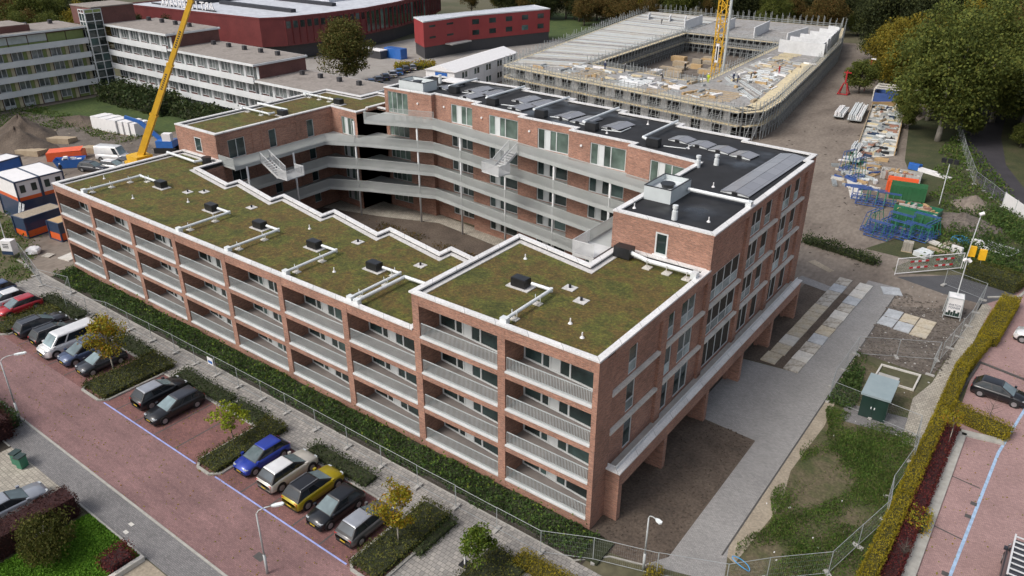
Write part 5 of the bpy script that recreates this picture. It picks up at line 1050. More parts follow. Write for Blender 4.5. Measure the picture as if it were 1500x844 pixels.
# white site office
t = thing('site_office', 'white two storey gabled site office with a blue sign', 'office', (-96, 89.5, 0)); d = Vector((-3.6, 26)).normalized(); n = Vector((d.y, -d.x)); Wd = 7.2
def Q(a, b_): q = d*a+n*b_; return (q.x, q.y)
L = 27; mb = MB(); mb.prism([Q(0, 0), Q(0, Wd), Q(L, Wd), Q(L, 0)], 0, 5.3); mb.build('wall', MT['white'], t)
mb = MB(); q = [Q(-.3, -.3), Q(-.3, Wd+.3), Q(L+.3, Wd+.3), Q(L+.3, -.3)]; r0 = Q(-.3, Wd/2); r1 = Q(L+.3, Wd/2)
mb.face([(*q[1], 5.3), (*q[2], 5.3), (*r1, 6.5), (*r0, 6.5)]); mb.face([(*q[3], 5.3), (*q[0], 5.3), (*r0, 6.5), (*r1, 6.5)]); mb.face([(*q[0], 5.3), (*q[1], 5.3), (*r0, 6.5)]); mb.face([(*q[2], 5.3), (*q[3], 5.3), (*r1, 6.5)]); mb.build('roof', MT['white'], t)
for k in range(5):
    for zz in (1.0, 3.6):
        for off in (0, 1.2): mb = MB(); q = d*(3+k*5+off)+n*(Wd+.03); mb.obox((q.x, q.y), (d.x, d.y), .8, .05, zz, zz+1.2); mb.build('window', MT['glass'], t)
for k in range(9): mb = MB(); q = d*(3*k+.05)+n*(Wd+.02); mb.obox((q.x, q.y), (d.x, d.y), .07, .05, .1, 5.25); mb.build('joint', MT['steel'], t)
paint('sign_blue', (.02, .12, .42), .5, 0); mb = MB(); q = n*2.4-d*.08; mb.obox((q.x, q.y), (n.x, n.y), 3.0, .06, 3.5, 5.0); so_ = mb.build('sign', MT['sign_blue'], t); mb = MB(); q = n*2.8-d*.12; mb.obox((q.x, q.y), (n.x, n.y), 2.2, .03, 4.1, 4.35); mb.build('sign_lettering', MT['white'], so_)
t = thing('pink_banner', 'tall magenta banner flag on a pole before the red school', 'banner', (*g2(490, 100), 0)); mb = MB(); mb.tube((0, 0, 0), (0, 0, 6.3), .06, 6); mb.build('pole', MT['white'], t); plain('magenta', (.62, .08, .45), .6); mb = MB(); mb.box(.08, 1.25, .3, .34, 2.3, 6.2); mb.build('flag', MT['magenta'], t)
t = thing('blue_container', 'blue storage container with white canopy beside the car row', 'container', (*g2(580, 85), 0)); mb = MB(); mb.box(-3, 3, -1.2, 1.2, 0, 2.6); mb.build('body', MT['sign_blue'], t); mb = MB(); mb.box(-9, -1.5, -4.2, -1.4, 2.0, 2.2); mb.build('canopy', MT['white'], t); mb = MB(); mb.box(-8.8, -1.7, -3.9, -1.5, 0, 2.0); mb.build('shed', MT['dark_clad'], t)
# distant roofs and greenhouses behind the trees at the top left
for k in range(6):
    t = thing('distant_house', 'pale roofed house far behind the old flats', 'house', (-236-k*5, 62-k*11, 0), .2, 'pale roofs far behind the flats'); mb = MB(); mb.box(-6, 6, -4, 4, 0, 4); mb.build('wall', MT['brick_old'], t); mb = MB(); mb.face([(-6.3, -4.3, 4), (6.3, -4.3, 4), (6.3, 0, 6.5), (-6.3, 0, 6.5)]); mb.face([(6.3, 4.3, 4), (-6.3, 4.3, 4), (-6.3, 0, 6.5), (6.3, 0, 6.5)]); mb.face([(6.3, -4.3, 4), (6.3, 4.3, 4), (6.3, 0, 6.5)]); mb.face([(-6.3, 4.3, 4), (-6.3, -4.3, 4), (-6.3, 0, 6.5)]); mb.build('roof', MT['roof_grey'], t)
# ---------------------------------------------------------------- building under construction
noisy('lime_block', [(.55, .56, .57), (.68, .69, .70)], .4, .8, fine=(2, .08)); noisy('deck_wood', [(.50, .42, .26), (.62, .53, .35), (.44, .38, .27)], .5, .85, fine=(3, .2)); noisy('site_slab', [(.22, .22, .22), (.31, .305, .30), (.26, .245, .23), (.39, .385, .375)], .22, .9, fine=(1.6, .3)); noisy('site_plank', [(.36, .36, .34), (.46, .455, .43), (.42, .39, .33)], .3, .85)
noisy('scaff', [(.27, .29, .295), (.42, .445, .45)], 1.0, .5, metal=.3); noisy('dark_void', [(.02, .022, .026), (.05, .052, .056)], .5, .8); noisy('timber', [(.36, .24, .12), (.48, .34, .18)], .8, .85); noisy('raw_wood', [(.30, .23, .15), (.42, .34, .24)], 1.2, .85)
OUTP = [(-86, 105), (-28.6, 96.2), (-26.8, 99.2), (-27.2, 108), (-32.6, 147.3), (-37.7, 181.6), (-44, 208), (-104, 206)]
INP = [(-73, 117), (-44.5, 113.2), (-43.8, 118), (-45.4, 147), (-46.8, 172), (-46.8, 173), (-76, 173), (-76, 172)]
ZS = 5.0
CB = thing('construction_building', 'ring shaped building under construction with bare concrete slabs', 'building', (-60, 150, 0)); OX, OY = -60, 150
def LP(P): return [(p[0]-OX, p[1]-OY) for p in P]
O_ = LP(OUTP); I_ = LP(INP)
wings = [([0, 1], [0, 1]), ([1, 2, 3, 4, 5], [1, 2, 3, 4]), ([5, 6, 7], [4, 5, 6]), ([7, 0], [6, 7, 0])]
for k, (oi, ii) in enumerate(wings):
    poly = [O_[i] for i in oi]+[I_[i] for i in ii[::-1]]
    for z in (2.35, ZS-.3):
        mb = MB(); mb.prism(poly, z, z+.3); mb.build('floor_slab', MT['site_slab'], CB)
    mb = MB(); pi = inset(poly, 1.3); mb.prism(pi, 0, ZS-.35); mb.build('core', MT['dark_void'], CB)  # near-black solid stands in for the unlit storeys between slabs
k = len(O_)
for (P_, sgn) in ((O_, 1), (I_, -1)):
    for i in range(len(P_)):
        a = Vector(P_[i]); b_ = Vector(P_[(i+1) % len(P_)]); d = b_-a; L = d.length
        if L < 3: continue
        if sgn > 0 and i in (5, 6): continue
        d.normalize(); n = Vector((-d.y, d.x))*sgn; m_ = int(L/4.2)
        for f in range(2):
            for j in range(m_ if sgn > 0 else 0):
                q = a+d*(j+.12)*L/m_+n*.5; wd = L/m_*RND.choice((.3, .4, .55)); mb = MB(); mb.obox((q.x, q.y), (d.x, d.y), wd, .2*sgn, .02+f*2.65, 2.34+f*2.35); mb.build('wall_panel', MT['lime_block'], CB)
# bay grid of precast planks on the left wing, formwork and pale block walls
mb = MB(); a0 = Vector(O_[0]); a1 = Vector(O_[7]); b0 = Vector(I_[0])+Vector((0, -6)); b1 = Vector(I_[0])+(Vector(I_[7])-Vector(I_[0]))*1.55
for j in range(84):
    t_ = j/84; t2 = t_+.0095; P4 = [a0.lerp(a1, t_), b0.lerp(b1, t_), b0.lerp(b1, t2), a0.lerp(a1, t2)]; mb = MB(); mb.prism([tuple(p) for p in P4], ZS+.005, ZS+.10+.04*(j % 3)); mb.build('floor_plank', MT[RND.choice(('site_slab', 'site_plank', 'site_plank', 'steel'))], CB)
c0, c1, d0, d1 = Vector(O_[2]), Vector(O_[4]), Vector(I_[2]), Vector(I_[3])
for j in range(44):
    t_ = .1+.9*j/44; t2 = t_+.011; P4 = [d0.lerp(d1, t_)+Vector((1.5, 0)), c0.lerp(c1, t_)-Vector((2.5, 0)), c0.lerp(c1, t2)-Vector((2.5, 0)), d0.lerp(d1, t2)+Vector((1.5, 0))]; mb = MB(); mb.prism([tuple(p) for p in P4], ZS+.005, ZS+.07+.05*(j % 2)); mb.build('floor_plank', MT[RND.choice(('site_plank', 'site_slab', 'steel'))], CB)
for j in range(5):
    for s_ in (.2, .4, .6, .8):
        p0 = a0.lerp(b0, s_); p1 = a1.lerp(b1, s_)
for j in range(150):
    u_ = RND.random(); near = j < 90
    q = (Vector(O_[0]).lerp(Vector(O_[1]), .05+.92*u_)).lerp(Vector(I_[0]).lerp(Vector(I_[1]), u_), .12+.75*RND.random()) if near else c0.lerp(c1, u_).lerp(d0.lerp(d1, u_), .12+.75*RND.random())
    mb = MB(); an = RND.choice((-.15, 1.42))+RND.uniform(-.2, .2); mb.obox(tuple(q), (math.cos(an), math.sin(an)), RND.uniform(.5, 3.5), RND.uniform(.1, .6), ZS+.01, ZS+RND.uniform(.08, .5)); mb.build('loose_material', MT[RND.choice(('raw_wood', 'galv', 'white', 'scaff', 'deck_wood', 'scaff', 'timber'))], CB)
for (i_, j_) in ((0, 1), (1, 2), (2, 3), (3, 4)):
    p0, p1 = Vector(O_[i_]), Vector(O_[j_]); dd = (p1-p0); L_ = dd.length; dd.normalize(); nn = Vector((-dd.y, dd.x)); n_ = max(1, int(L_/3))
    for j in range(n_): q = p0+dd*(j*L_/n_)+nn*.1; mb = MB(); mb.obox(tuple(q), tuple(dd), L_/n_*.96, 1.3 if i_ == 0 else 2.4, ZS+.012, ZS+.07+.03*(j % 2)); mb.build('edge_walkway', MT['deck_wood'], CB)
def blockwall(p0, p1, h, nm='block_wall'):
    a = Vector(p0)-Vector((OX, OY)); b_ = Vector(p1)-Vector((OX, OY)); d = (b_-a); mb = MB(); mb.obox(tuple(a), tuple(d.normalized()), d.length, .3, ZS+.01, ZS+h); mb.build(nm, MT['lime_block'], CB)
for j in range(6): blockwall((-44.5+j*.5, 158+j*6.0), (-33.5-j*1.1, 157+j*6.0), 2.9)
sheet('site_court', [(p[0], p[1]) for p in INP[:5]]+[INP[6]], .004, 'mud_dark')
blockwall((-34.6, 160), (-38.6, 187), 2.6); blockwall((-47.2, 172), (-46.5, 186), 2.4)
for x in (-57, -67, -77): blockwall((x, 175), (x-1.5, 190), 2.6)
for x in (-83, -88, -95): blockwall((x, 188), (x-2, 193), 1.6)
for (x0, y0, x1, y1, h, mt_) in ((-70, 103, -62, 112, .1, 'sand'), (-58, 101, -52, 110, .12, 'galv'), (-42, 100, -33, 110, .1, 'raw_wood'), (-40, 122, -33.5, 134, .12, 'galv'), (-42, 136, -36, 146, .15, 'raw_wood'), (-43, 148, -38, 158, .12, 'deck_wood'), (-50, 99, -46, 103, .1, 'raw_wood')):
    n_ = 7
    for j in range(n_): mb = MB(); yy = y0+(y1-y0)*j/n_; mb.box(x0-OX+RND.uniform(0, 1), x1-OX-RND.uniform(0, 1), yy-OY, yy-OY+(y1-y0)/n_*.35, ZS+.01, ZS+.02+h*RND.uniform(.6, 1.8)); mb.build('formwork', MT[mt_], CB)
for j in range(34): mb = MB(); x = RND.uniform(-72, -52); y = RND.uniform(122, 168); mb.box(x-OX, x-OX+RND.uniform(2, 5), y-OY, y-OY+RND.uniform(1, 3), 0, RND.uniform(.3, 1.2)); mb.build('material_stack', MT[RND.choice(('raw_wood', 'timber', 'white', 'sand'))], CB)
def scaffold(P, off, label, levels=(2.45, 4.85), top=6.4, lads=True):
    t = thing('scaffolding', label, 'scaffolding', (P[0][0], P[0][1], 0)); st = MB(); dk = []; rl = MB(); o0 = Vector(P[0])
    for a, b_ in zip(P, P[1:]):
        a = Vector(a)-o0; b_ = Vector(b_)-o0; d = b_-a; L = d.length; d.normalize(); n = Vector((d.y, -d.x))*off; m_ = max(1, round(L/1.7))
        for j in range(m_+1):
            for w_ in (.15, 1.2):
                q = a+d*(L*j/m_)+n*w_; st.tube((q.x, q.y, 0), (q.x, q.y, top+RND.uniform(-.6, .4)), .06, 4, 0, None, False)
        for z in levels:
            for j in range(m_):
                q0 = a+d*(L*j/m_)+n*.2; q1 = a+d*(L*(j+1)/m_)+n*.2; q2 = q1+n*.95; q3 = q0+n*.95
                mb = MB(); mb.prism([tuple(q0), tuple(q1), tuple(q2), tuple(q3)], z, z+.06); dk.append(mb)
            for zz in (z+.5, z+1.0, z-.1, z-1.1):
                for w_ in (.15, 1.2): q0 = a+n*w_; q1 = b_+n*w_; rl.bar((q0.x, q0.y, zz), (q1.x, q1.y, zz), .055, .055)
        for j in range(0, m_):
            q0 = a+d*(L*j/m_)+n*1.25; q1 = a+d*(L*min(j+1, m_)/m_)+n*1.25; st.tube((q0.x, q0.y, .1), (q1.x, q1.y, levels[-1]), .05, 4, 0, None, False)
    for mb in dk: mb.build('deck', MT['deck_wood'], t)
    st.build('standards', MT['scaff'], t)['kind'] = 'stuff'; rl.build('guard_rails', MT['scaff'], t)['kind'] = 'stuff'
scaffold(OUTP[0:2], 1, 'steel scaffolding with yellow plank decks facing the black roof')
scaffold([OUTP[1], OUTP[2], OUTP[3]], 1, 'rounded corner scaffolding with yellow decks next to the muddy yard')
scaffold(OUTP[3:6], 1, 'long scaffolding along the muddy yard side of the building site')
scaffold(OUTP[5:8], 1, 'far scaffolding before the wood behind the white block walls', top=7.5)
scaffold([OUTP[7], OUTP[0]], 1, 'scaffolding on the red block side of the building site', top=6.8)
scaffold([INP[0], INP[7], INP[6], INP[4]], 1, 'inner courtyard scaffolding of the building site, far and left sides')
scaffold([INP[4], INP[3], INP[2], INP[1]], 1, 'inner courtyard scaffolding beside the crane mast')
scaffold([INP[1], INP[0]], 1, 'inner courtyard scaffolding on the near side of the crane mast')
# tower crane
plain('crane_yellow', (.62, .36, .02), .5, var=.1)
def lattice(mb, h, w_, r, step):
    for sx in (-1, 1):
        for sy in (-1, 1): mb.tube((sx*w_, sy*w_, 0), (sx*w_, sy*w_, h), r, 5, 0, None, False)
    n_ = int(h/step); c4 = [(-w_, -w_), (w_, -w_), (w_, w_), (-w_, w_)]
    for k in range(n_):
        for i in range(4):
            a = c4[i]; b_ = c4[(i+1) % 4]
            if k % 2: a, b_ = b_, a
            mb.tube((*a, k*step), (*b_, (k+1)*step), r*.6, 4, 0, None, False)
            mb.tube((*c4[i], k*step), (*c4[(i+1) % 4], k*step), r*.5, 4, 0, None, False)
t = thing('tower_crane', 'yellow lattice tower crane mast rising from the building site', 'crane', (-50.3, 136, 0)); mb = MB(); lattice(mb, 44, .95, .14, 1.9); mb.build('mast', MT['crane_yellow'], t)
mb = MB(); mb.tube((1.6, -.4, 3), (1.6, -.4, 44), .32, 8); mb.build('hoist_pipe', MT['steel'], t); mb = MB(); mb.box(-.35, .35, -1.15, -1.0, 5.2, 9.2); sg_ = mb.build('sign_board', MT['white'], t)
mb = MB(); mb.box(-.18, .18, -1.18, -1.151, 5.7, 8.7); mb.build('sign_lettering', MT['dark_void'], sg_)
mb = MB(); mb.box(-1.5, 1.5, -1.5, 1.5, 0, 1.0); mb.build('foot', MT['concrete'], t)
# mobile crane with yellow telescopic boom
t = thing('mobile_crane', 'mobile crane with raised yellow telescopic boom behind the green roof', 'crane', (*g2(205, 232, 2), 0)); p0 = g(205, 232, 2)-t.location; p1 = g(280, 0, 25)-t.location; dv = p1-p0
cuts_ = ((0, .30, .62, .8), (.29, .62, .54, .68), (.61, 1.0, .46, .56), (.99, 1.5, .38, .46))
for a, b_, w_, h_ in cuts_: mb = MB(); mb.bar(p0+dv*a, p0+dv*b_, w_*1.1, h_*1.15); so_ = mb.build('boom_section', MT['crane_yellow'], t); mb = MB(); mb.bar(p0+dv*(b_-.012), p0+dv*b_, w_*1.3, h_*1.35); mb.build('collar', MT['crane_yellow'], so_)
mb = MB(); dn = dv.normalized()
for c_ in (.18, .46, .72): 
    for j in range(8): mb.bar(p0+dv*(c_+j*.013), p0+dv*(c_+j*.013+.008), .70-.2*c_, .28)
mb.build('lettering', MT['dark_void'], t)['kind'] = 'stuff'
mb = MB(); mb.box(-2.0, 7, -1.5, 1.5, .7, 1.6); mb.box(-1.5, 1.5, -1.3, 1.3, 1.6, 2.6); mb.build('carrier', MT['crane_yellow'], t)
for k in (-1, 1, 3.2, 5.4):
    for sy in (-1.3, 1.3): mb = MB(); mb.tube((k, sy-.2, .6), (k, sy+.2, .6), .6, 12); mb.build('wheel', MT['tyre'], t)
# excavator
t = thing('blue_excavator', 'blue site machine with raised arm behind the left wing', 'excavator', (*g2(247, 222), 0), .6); paint('ex_blue', (.02, .13, .45), .45, 0)
mb = MB(); mb.box(-1.4, 1.4, -1.1, 1.1, .9, 2.0); mb.build('body', MT['ex_blue'], t); mb = MB(); mb.box(-.2, 1.2, -1.0, .1, 2.0, 3.2); mb.build('cab', MT['white'], t); mb = MB(); mb.bar((-1, .4, 1.8), (-4.0, .4, 4.8), .5, .6); mb.bar((-4.0, .4, 4.8), (-6.4, .4, 5.6), .4, .5); mb.build('arm', MT['ex_blue'], t)
for sy in (-1.0, 1.0): mb = MB(); mb.box(-1.8, 1.8, sy-.3, sy+.3, 0, .85); mb.build('track', MT['tyre'], t)
# ---------------------------------------------------------------- left site yard
paint('navy', (.018, .04, .09), .5, 0); paint('orange', (.62, .10, .012), .5, 0); paint('cover_orange', (.72, .10, .02), .7, 0)
def container(x, y, rz, Lx, Ly, z0, h, label, top='white', upper='navy', lower='orange', frac=.42, win=(), name='site_container', frame_='navy'):
    t = thing(name, label, 'container', (x, y, z0), rz); a, b_ = Lx/2, Ly/2; hm = h*frac
    mb = MB(); mb.box(-a, a, -b_, b_, .1, hm); mb.build('lower_wall', MT[lower], t); mb = MB(); mb.box(-a, a, -b_, b_, hm+.002, h-.12); mb.build('upper_wall', MT[upper], t)
    mb = MB()
    for sx in (-a, a):
        for sy in (-b_, b_): mb.box(sx-.09, sx+.09, sy-.09, sy+.09, 0, h)
    for z_ in (.06, h-.06):
        for sy in (-b_, b_): mb.bar((-a, sy, z_), (a, sy, z_), .16, .16)
        for sx in (-a, a): mb.bar((sx, -b_, z_), (sx, b_, z_), .16, .16)
    mb.build('frame', MT[frame_], t); mb = MB(); mb.box(-a+.05, a-.05, -b_+.05, b_-.05, h-.1, h+.02); mb.build('roof', MT[top], t)
    for w_ in win: mb = MB(); mb.box(a-.02, a+.04, w_-.32, w_+.32, h*.42, h*.78); mb.build('window', MT['glass'], t)
for j in range(2):
    container(-90.1, 4.5+j*3.05, 0, 6.0, 2.9, 2.75, 2.75, 'upper white site cabin with orange band, %s' % ('nearer the low orange containers' if j == 0 else 'beside the first cabin toward the skips'), 'white', 'white', 'orange', .22, (-.7, .7))
    container(-90.1, 4.5+j*3.05, 0, 6.0, 2.9, 0, 2.7, 'lower navy site cabin under the white ones, %s' % ('with the leaning ladder' if j == 0 else 'behind the low beige topped container'), 'navy', 'navy', 'navy', .2)
container(-82.9, 3.2, .12, 2.5, 5.0, 0, 2.6, 'navy and orange storage container with beige roof', 'sand', 'navy', 'orange', .36); container(-78.3, 3.9, .12, 2.3, 2.4, 0, 2.4, 'small navy and orange container with rusty top at the building corner', 'timber', 'navy', 'orange', .42)
x_, y_ = g2(2, 246, 1.2); container(x_, y_, .2, 3, 4.5, 0, 2.6, 'blue white cabin at the edge of the weeds', 'white', 'sign_blue', 'navy', .3)
for k in range(2):
    t = thing('steel_ladder', 'leaning steel stair strut in front of the navy cabins', 'ladder', (-86.6+k*.9, 1.8, 0), 0, 'stair struts'); mb = MB(); mb.bar((0, 0, 0), (-.4, 1.2, 2.9), .08, .08); mb.bar((.35, 0, 0), (-.05, 1.2, 2.9), .08, .08)
    for j in range(7): q = j/7; mb.bar((-.4*q, 1.2*q, 2.9*q+.1), (.35-.4*q, 1.2*q, 2.9*q+.1), .05, .05)
    mb.build('rails', MT['galv'], t)
for k in range(9):
    u_, v_ = (150+k*5.2, 187+k*1.1) if k < 6 else (172+(k-6)*8, 196+(k-6)*1.2); x_, y_ = g2(u_, v_); t = thing('block_pallet', 'white wrapped pallet stack of blocks on the muddy yard', 'pallet', (x_+.2*k, y_+(1.6 if k >= 6 else 0), 0), .1, 'white block pallets'); mb = MB(); mb.box(-.6, .6, -1.5, 1.5, .12, 2.35+.1*(k % 2)); mb.build('blocks', MT['white'], t); mb = MB(); mb.box(-.6, .6, -1.5, 1.5, 0, .11); mb.build('pallet', MT['raw_wood'], t)
x_, y_ = g2(96, 226, .8); t = thing('orange_tarpaulin', 'bright orange tarpaulin draped over a stack on the yard', 'tarpaulin', (x_, y_, 0), .9); mb = MB(); mb.prism([(-2.6, -1.0), (2.6, -1.0), (2.8, 1.1), (-2.5, 1.0)], 0, 1.35); mb.face([(-2.5, -.9, 1.36), (2.5, -.9, 1.5), (2.6, 1.0, 1.75), (-2.4, .9, 1.6)]); mb.build('cover', MT['cover_orange'], t)
x_, y_ = g2(104, 240, .5); t = thing('waste_skip', 'navy waste skip full of rubbish beside the orange tarpaulin', 'skip', (x_, y_, 0), .9); mb = MB(); P4 = [(-2.2, -1), (2.2, -1), (2.2, 1), (-2.2, 1)]; I4 = [(-1.7, -.8), (1.7, -.8), (1.7, .8), (-1.7, .8)]
for i in range(4): j = (i+1) % 4; mb.face([(*I4[i], .05), (*I4[j], .05), (*P4[j], 1.4), (*P4[i], 1.4)])
mb.face([(*p, .9) for p in inset(P4, .2)]); mb.build('shell', MT['ex_blue'], t)
for k in range(8): mb = MB(); a = RND.uniform(-1.6, 1.6); b_ = RND.uniform(-.6, .6); mb.box(a-.3, a+.3, b_-.25, b_+.25, .9, 1.3+RND.random()*.4); mb.build('rubbish', MT[RND.choice(('white', 'navy', 'concrete'))], t)
for (u_, v_, lb) in ((47, 226, 'stack of weathered timber planks beside the orange tarpaulin'), (92, 208, 'flat timber stack on the weeds before the dark heap'), (140, 222, 'small tan crate beside the white delivery van')):
    x_, y_ = g2(u_, v_); t = thing('timber_stack', lb, 'timber stack', (x_, y_, 0), .5)
    for k in range(6): mb = MB(); mb.box(-2, 2, -1.2+k*.42, -.85+k*.42, 0, .9-.05*k); mb.build('plank', MT['raw_wood'], t)
t = thing('camera_tower', 'white camera tower board by the weeds beside the containers', 'camera tower', (-77.2, -2.9, 0), .5); mb = MB(); mb.box(-.7, .7, -.45, .45, .5, 2.2); mb.build('board', MT['white'], t); mb = MB(); mb.tube((-.4, .2, 2.2), (-.4, .2, 6), .05, 6); mb.build('mast', MT['galv'], t); mb = MB(); mb.box(-.7, .7, -.47, -.451, .5, .95); mb.build('skyline_print', MT['navy'], t)
mb = MB()
for j in range(3): mb.box(-.4, .35, -.465, -.452, 1.35+j*.2, 1.44+j*.2)
mb.build('lettering', MT['dark_void'], t)['kind'] = 'stuff'
def bag(x, y, s, label):
    t = thing('bulk_bag', label, 'bag', (x, y, 0)); V = []; n_ = 10; mb = MB(); prev = None
    for i, (r_, z_) in enumerate(((.8, 0), (1.0, .25), (1.02, .6), (.85, .85), (.4, 1.0), (.05, 1.02))):
        V.append([(r_*s*math.cos(j*.628+.2*math.sin(i*2))*(1+.12*math.sin(j*2.3+i)), r_*s*math.sin(j*.628)*(1+.1*math.cos(j*1.7)), z_*s) for j in range(10)])
    for i in range(5):
        for j in range(10): mb.face([V[i][j], V[i][(j+1) % 10], V[i+1][(j+1) % 10], V[i+1][j]])
    mb.build('sack', MT['white'], t, True)
bag(-76.3, -.8, .8, 'big white sack lying in the weeds beside the containers'); bag(12.6, 69.0, .8, 'white sack heap beside the blue pool of tubing'); bag(13.6, 67.6, .6, 'small white sack near the wire net frame')
# ---------------------------------------------------------------- right yard
paint('kiosk_green', (.012, .035, .028), .5, 0); noisy('kiosk_roof', [(.22, .28, .30), (.28, .34, .36)], .8, .6)
t = thing('transformer_kiosk', 'dark green transformer kiosk with pale blue grey flat roof', 'kiosk', (11.65, 25.9, 0), .04); mb = MB(); mb.box(-1.0, 1.0, -1.65, 1.65, 0, 2.05); mb.build('body', MT['kiosk_green'], t); mb = MB(); mb.box(-1.12, 1.12, -1.78, 1.78, 2.05, 2.22); mb.build('roof', MT['kiosk_roof'], t)
for k in range(2): mb = MB(); mb.box(-.9+k*.92, -.05+k*.92, -1.69, -1.651, .12, 1.95); dd = mb.build('door', MT['kiosk_green'], t); mb = MB(); mb.box(-.2+k*.25, -.12+k*.25, -1.73, -1.691, .95, 1.15); mb.build('handle', MT['galv'], dd)
sheet('kiosk_pad', [(9.4, 22.6), (14.3, 23.2), (14.1, 26.2), (9.6, 25.4)], .008, 'tile_grey'); t = thing('concrete_frame', 'low concrete pit frame behind the kiosk', 'concrete frame', (12.0, 32.0, 0)); mb = MB(); ring(mb, [(-1.7, -1.5), (1.6, -1.4), (1.6, 1.6), (-1.7, 1.4)], .14, 0, .16); mb.build('frame', MT['concrete_pale'], t); mb = MB(); mb.box(-1.5, .2, -1.3, -.1, 0, .1); mb.build('lid', MT['concrete'], t)
t = thing('watch_tower_unit', 'white camera tower cabinet with dark skyline print and tall mast', 'camera tower', (13.6, 47.4, 0), .15); W4 = [(-.72, -.72), (.72, -.72), (.72, .72), (-.72, .72)]; mb = MB(); mb.prism([(p[0]*.9, p[1]*.9) for p in W4], .35, 2.3); mb.build('panel', MT['white'], t)
mb = MB()
for p in W4: mb.bar((p[0]*1.1, p[1]*1.1, 0), (p[0]*.92, p[1]*.92, 2.32), .06, .06)
for z_ in (.32, 2.32): 
    for i in range(4): a = W4[i]; b_ = W4[(i+1) % 4]; mb.bar((a[0]*.94, a[1]*.94, z_), (b_[0]*.94, b_[1]*.94, z_), .06, .06)
mb.build('frame', MT['steel'], t); mb = MB()
for k, (x0, hh) in enumerate(((-.62, .3), (-.42, .55), (-.2, .42), (.02, .62), (.22, .35), (.4, .5))): mb.box(x0, x0+.19, -.665, -.651, .36, .36+hh); mb.box(-.665, -.651, x0, x0+.19, .36, .36+hh)
mb.build('skyline_print', MT['kiosk_green'], t)['kind'] = 'stuff'
def text(body, size, loc, rot, parent, mat_, name='lettering'):
    cu = bpy.data.curves.new('txt', 'FONT'); cu.body = body; cu.size = size; cu.align_x = 'CENTER'; cu.extrude = .004; to = bpy.data.objects.new('tmp', cu); COL.objects.link(to); me = bpy.data.meshes.new_from_object(to.evaluated_get(bpy.context.evaluated_depsgraph_get())); bpy.data.objects.remove(to)
    o = link(name, me, MT[mat_], parent); o.location = loc; o.rotation_euler = rot; o['kind'] = 'stuff'; return o
text('WATCH\nTOWER', .3, (0, -.665, 1.45), (math.pi/2, 0, 0), t, 'navy'); text('WATCH\nTOWER', .3, (-.665, 0, 1.45), (math.pi/2, 0, -math.pi/2), t, 'navy')
mb = MB(); mb.tube((0, 0, 2.3), (0, 0, 6.2), .05, 6); mb.build('mast', MT['galv'], t); mb = MB(); mb.tube((-.3, 0, 6.1), (-.05, 0, 6.35), .16, 8); mb.tube((.05, 0, 6.35), (.35, 0, 6.1), .16, 8); mb.build('camera', MT['white'], t)
t = thing('camera_mast', 'tall pole with white camera head by the clipped hedge', 'camera mast', (12.5, 60.4, 0)); mb = MB(); mb.tube((0, 0, 0), (.25, .6, 6.6), .05, 6); mb.build('pole', MT['galv'], t); mb = MB(); mb.tube((.1, .5, 6.55), (.5, .7, 6.75), .2, 8); mb.build('head', MT['white'], t)
plain('sig_yellow', (.80, .45, .02), .5)
for k, (x_, y_) in enumerate(((12.9, 61.2), (14.0, 60.8))): t = thing('signal_lamp', 'yellow signal lamp box on a pole %s' % ('next to the gate end' if k == 0 else 'over the clipped hedge'), 'signal lamp', (x_, y_, 0), .3); mb = MB(); mb.tube((0, 0, 0), (0, 0, 1.7), .04, 6); mb.build('pole', MT['galv'], t); mb = MB(); mb.box(-.35, .35, -.2, .2, 1.5, 2.7); mb.build('box', MT['sig_yellow'], t)
t = thing('barrier_gate', 'wire mesh site gate with red and white warning boards', 'gate', (6.7, 54.0, 0), math.atan2(6.3, 5.7)); Lg = 8.4; mb = MB()
for x_ in (0, Lg): mb.tube((x_, 0, .1), (x_, 0, 2.1), .05, 6)
for z_ in (.25, 2.08): mb.tube((0, 0, z_), (Lg, 0, z_), .05, 6)
mb.build('frame', MT['white'], t); mb = MB()
for k in range(1, 84): mb.tube((Lg*k/84, 0, .25), (Lg*k/84, 0, 2.08), .006, 3, 0, None, False)
mb.build('wire_mesh', MT['galv'], t)['kind'] = 'stuff'; plain('warn_red', (.52, .02, .03), .5)
for r0, z_ in ((1.6, .75), (1.6, 1.5), (4.8, .75), (4.8, 1.5)):
    for k in range(5): mb = MB(); mb.box(r0+k*.46, r0+.45+k*.46, -.1, -.06, z_, z_+.2); mb.build('warning_board', MT['warn_red' if k % 2 == 0 else 'white'], t)
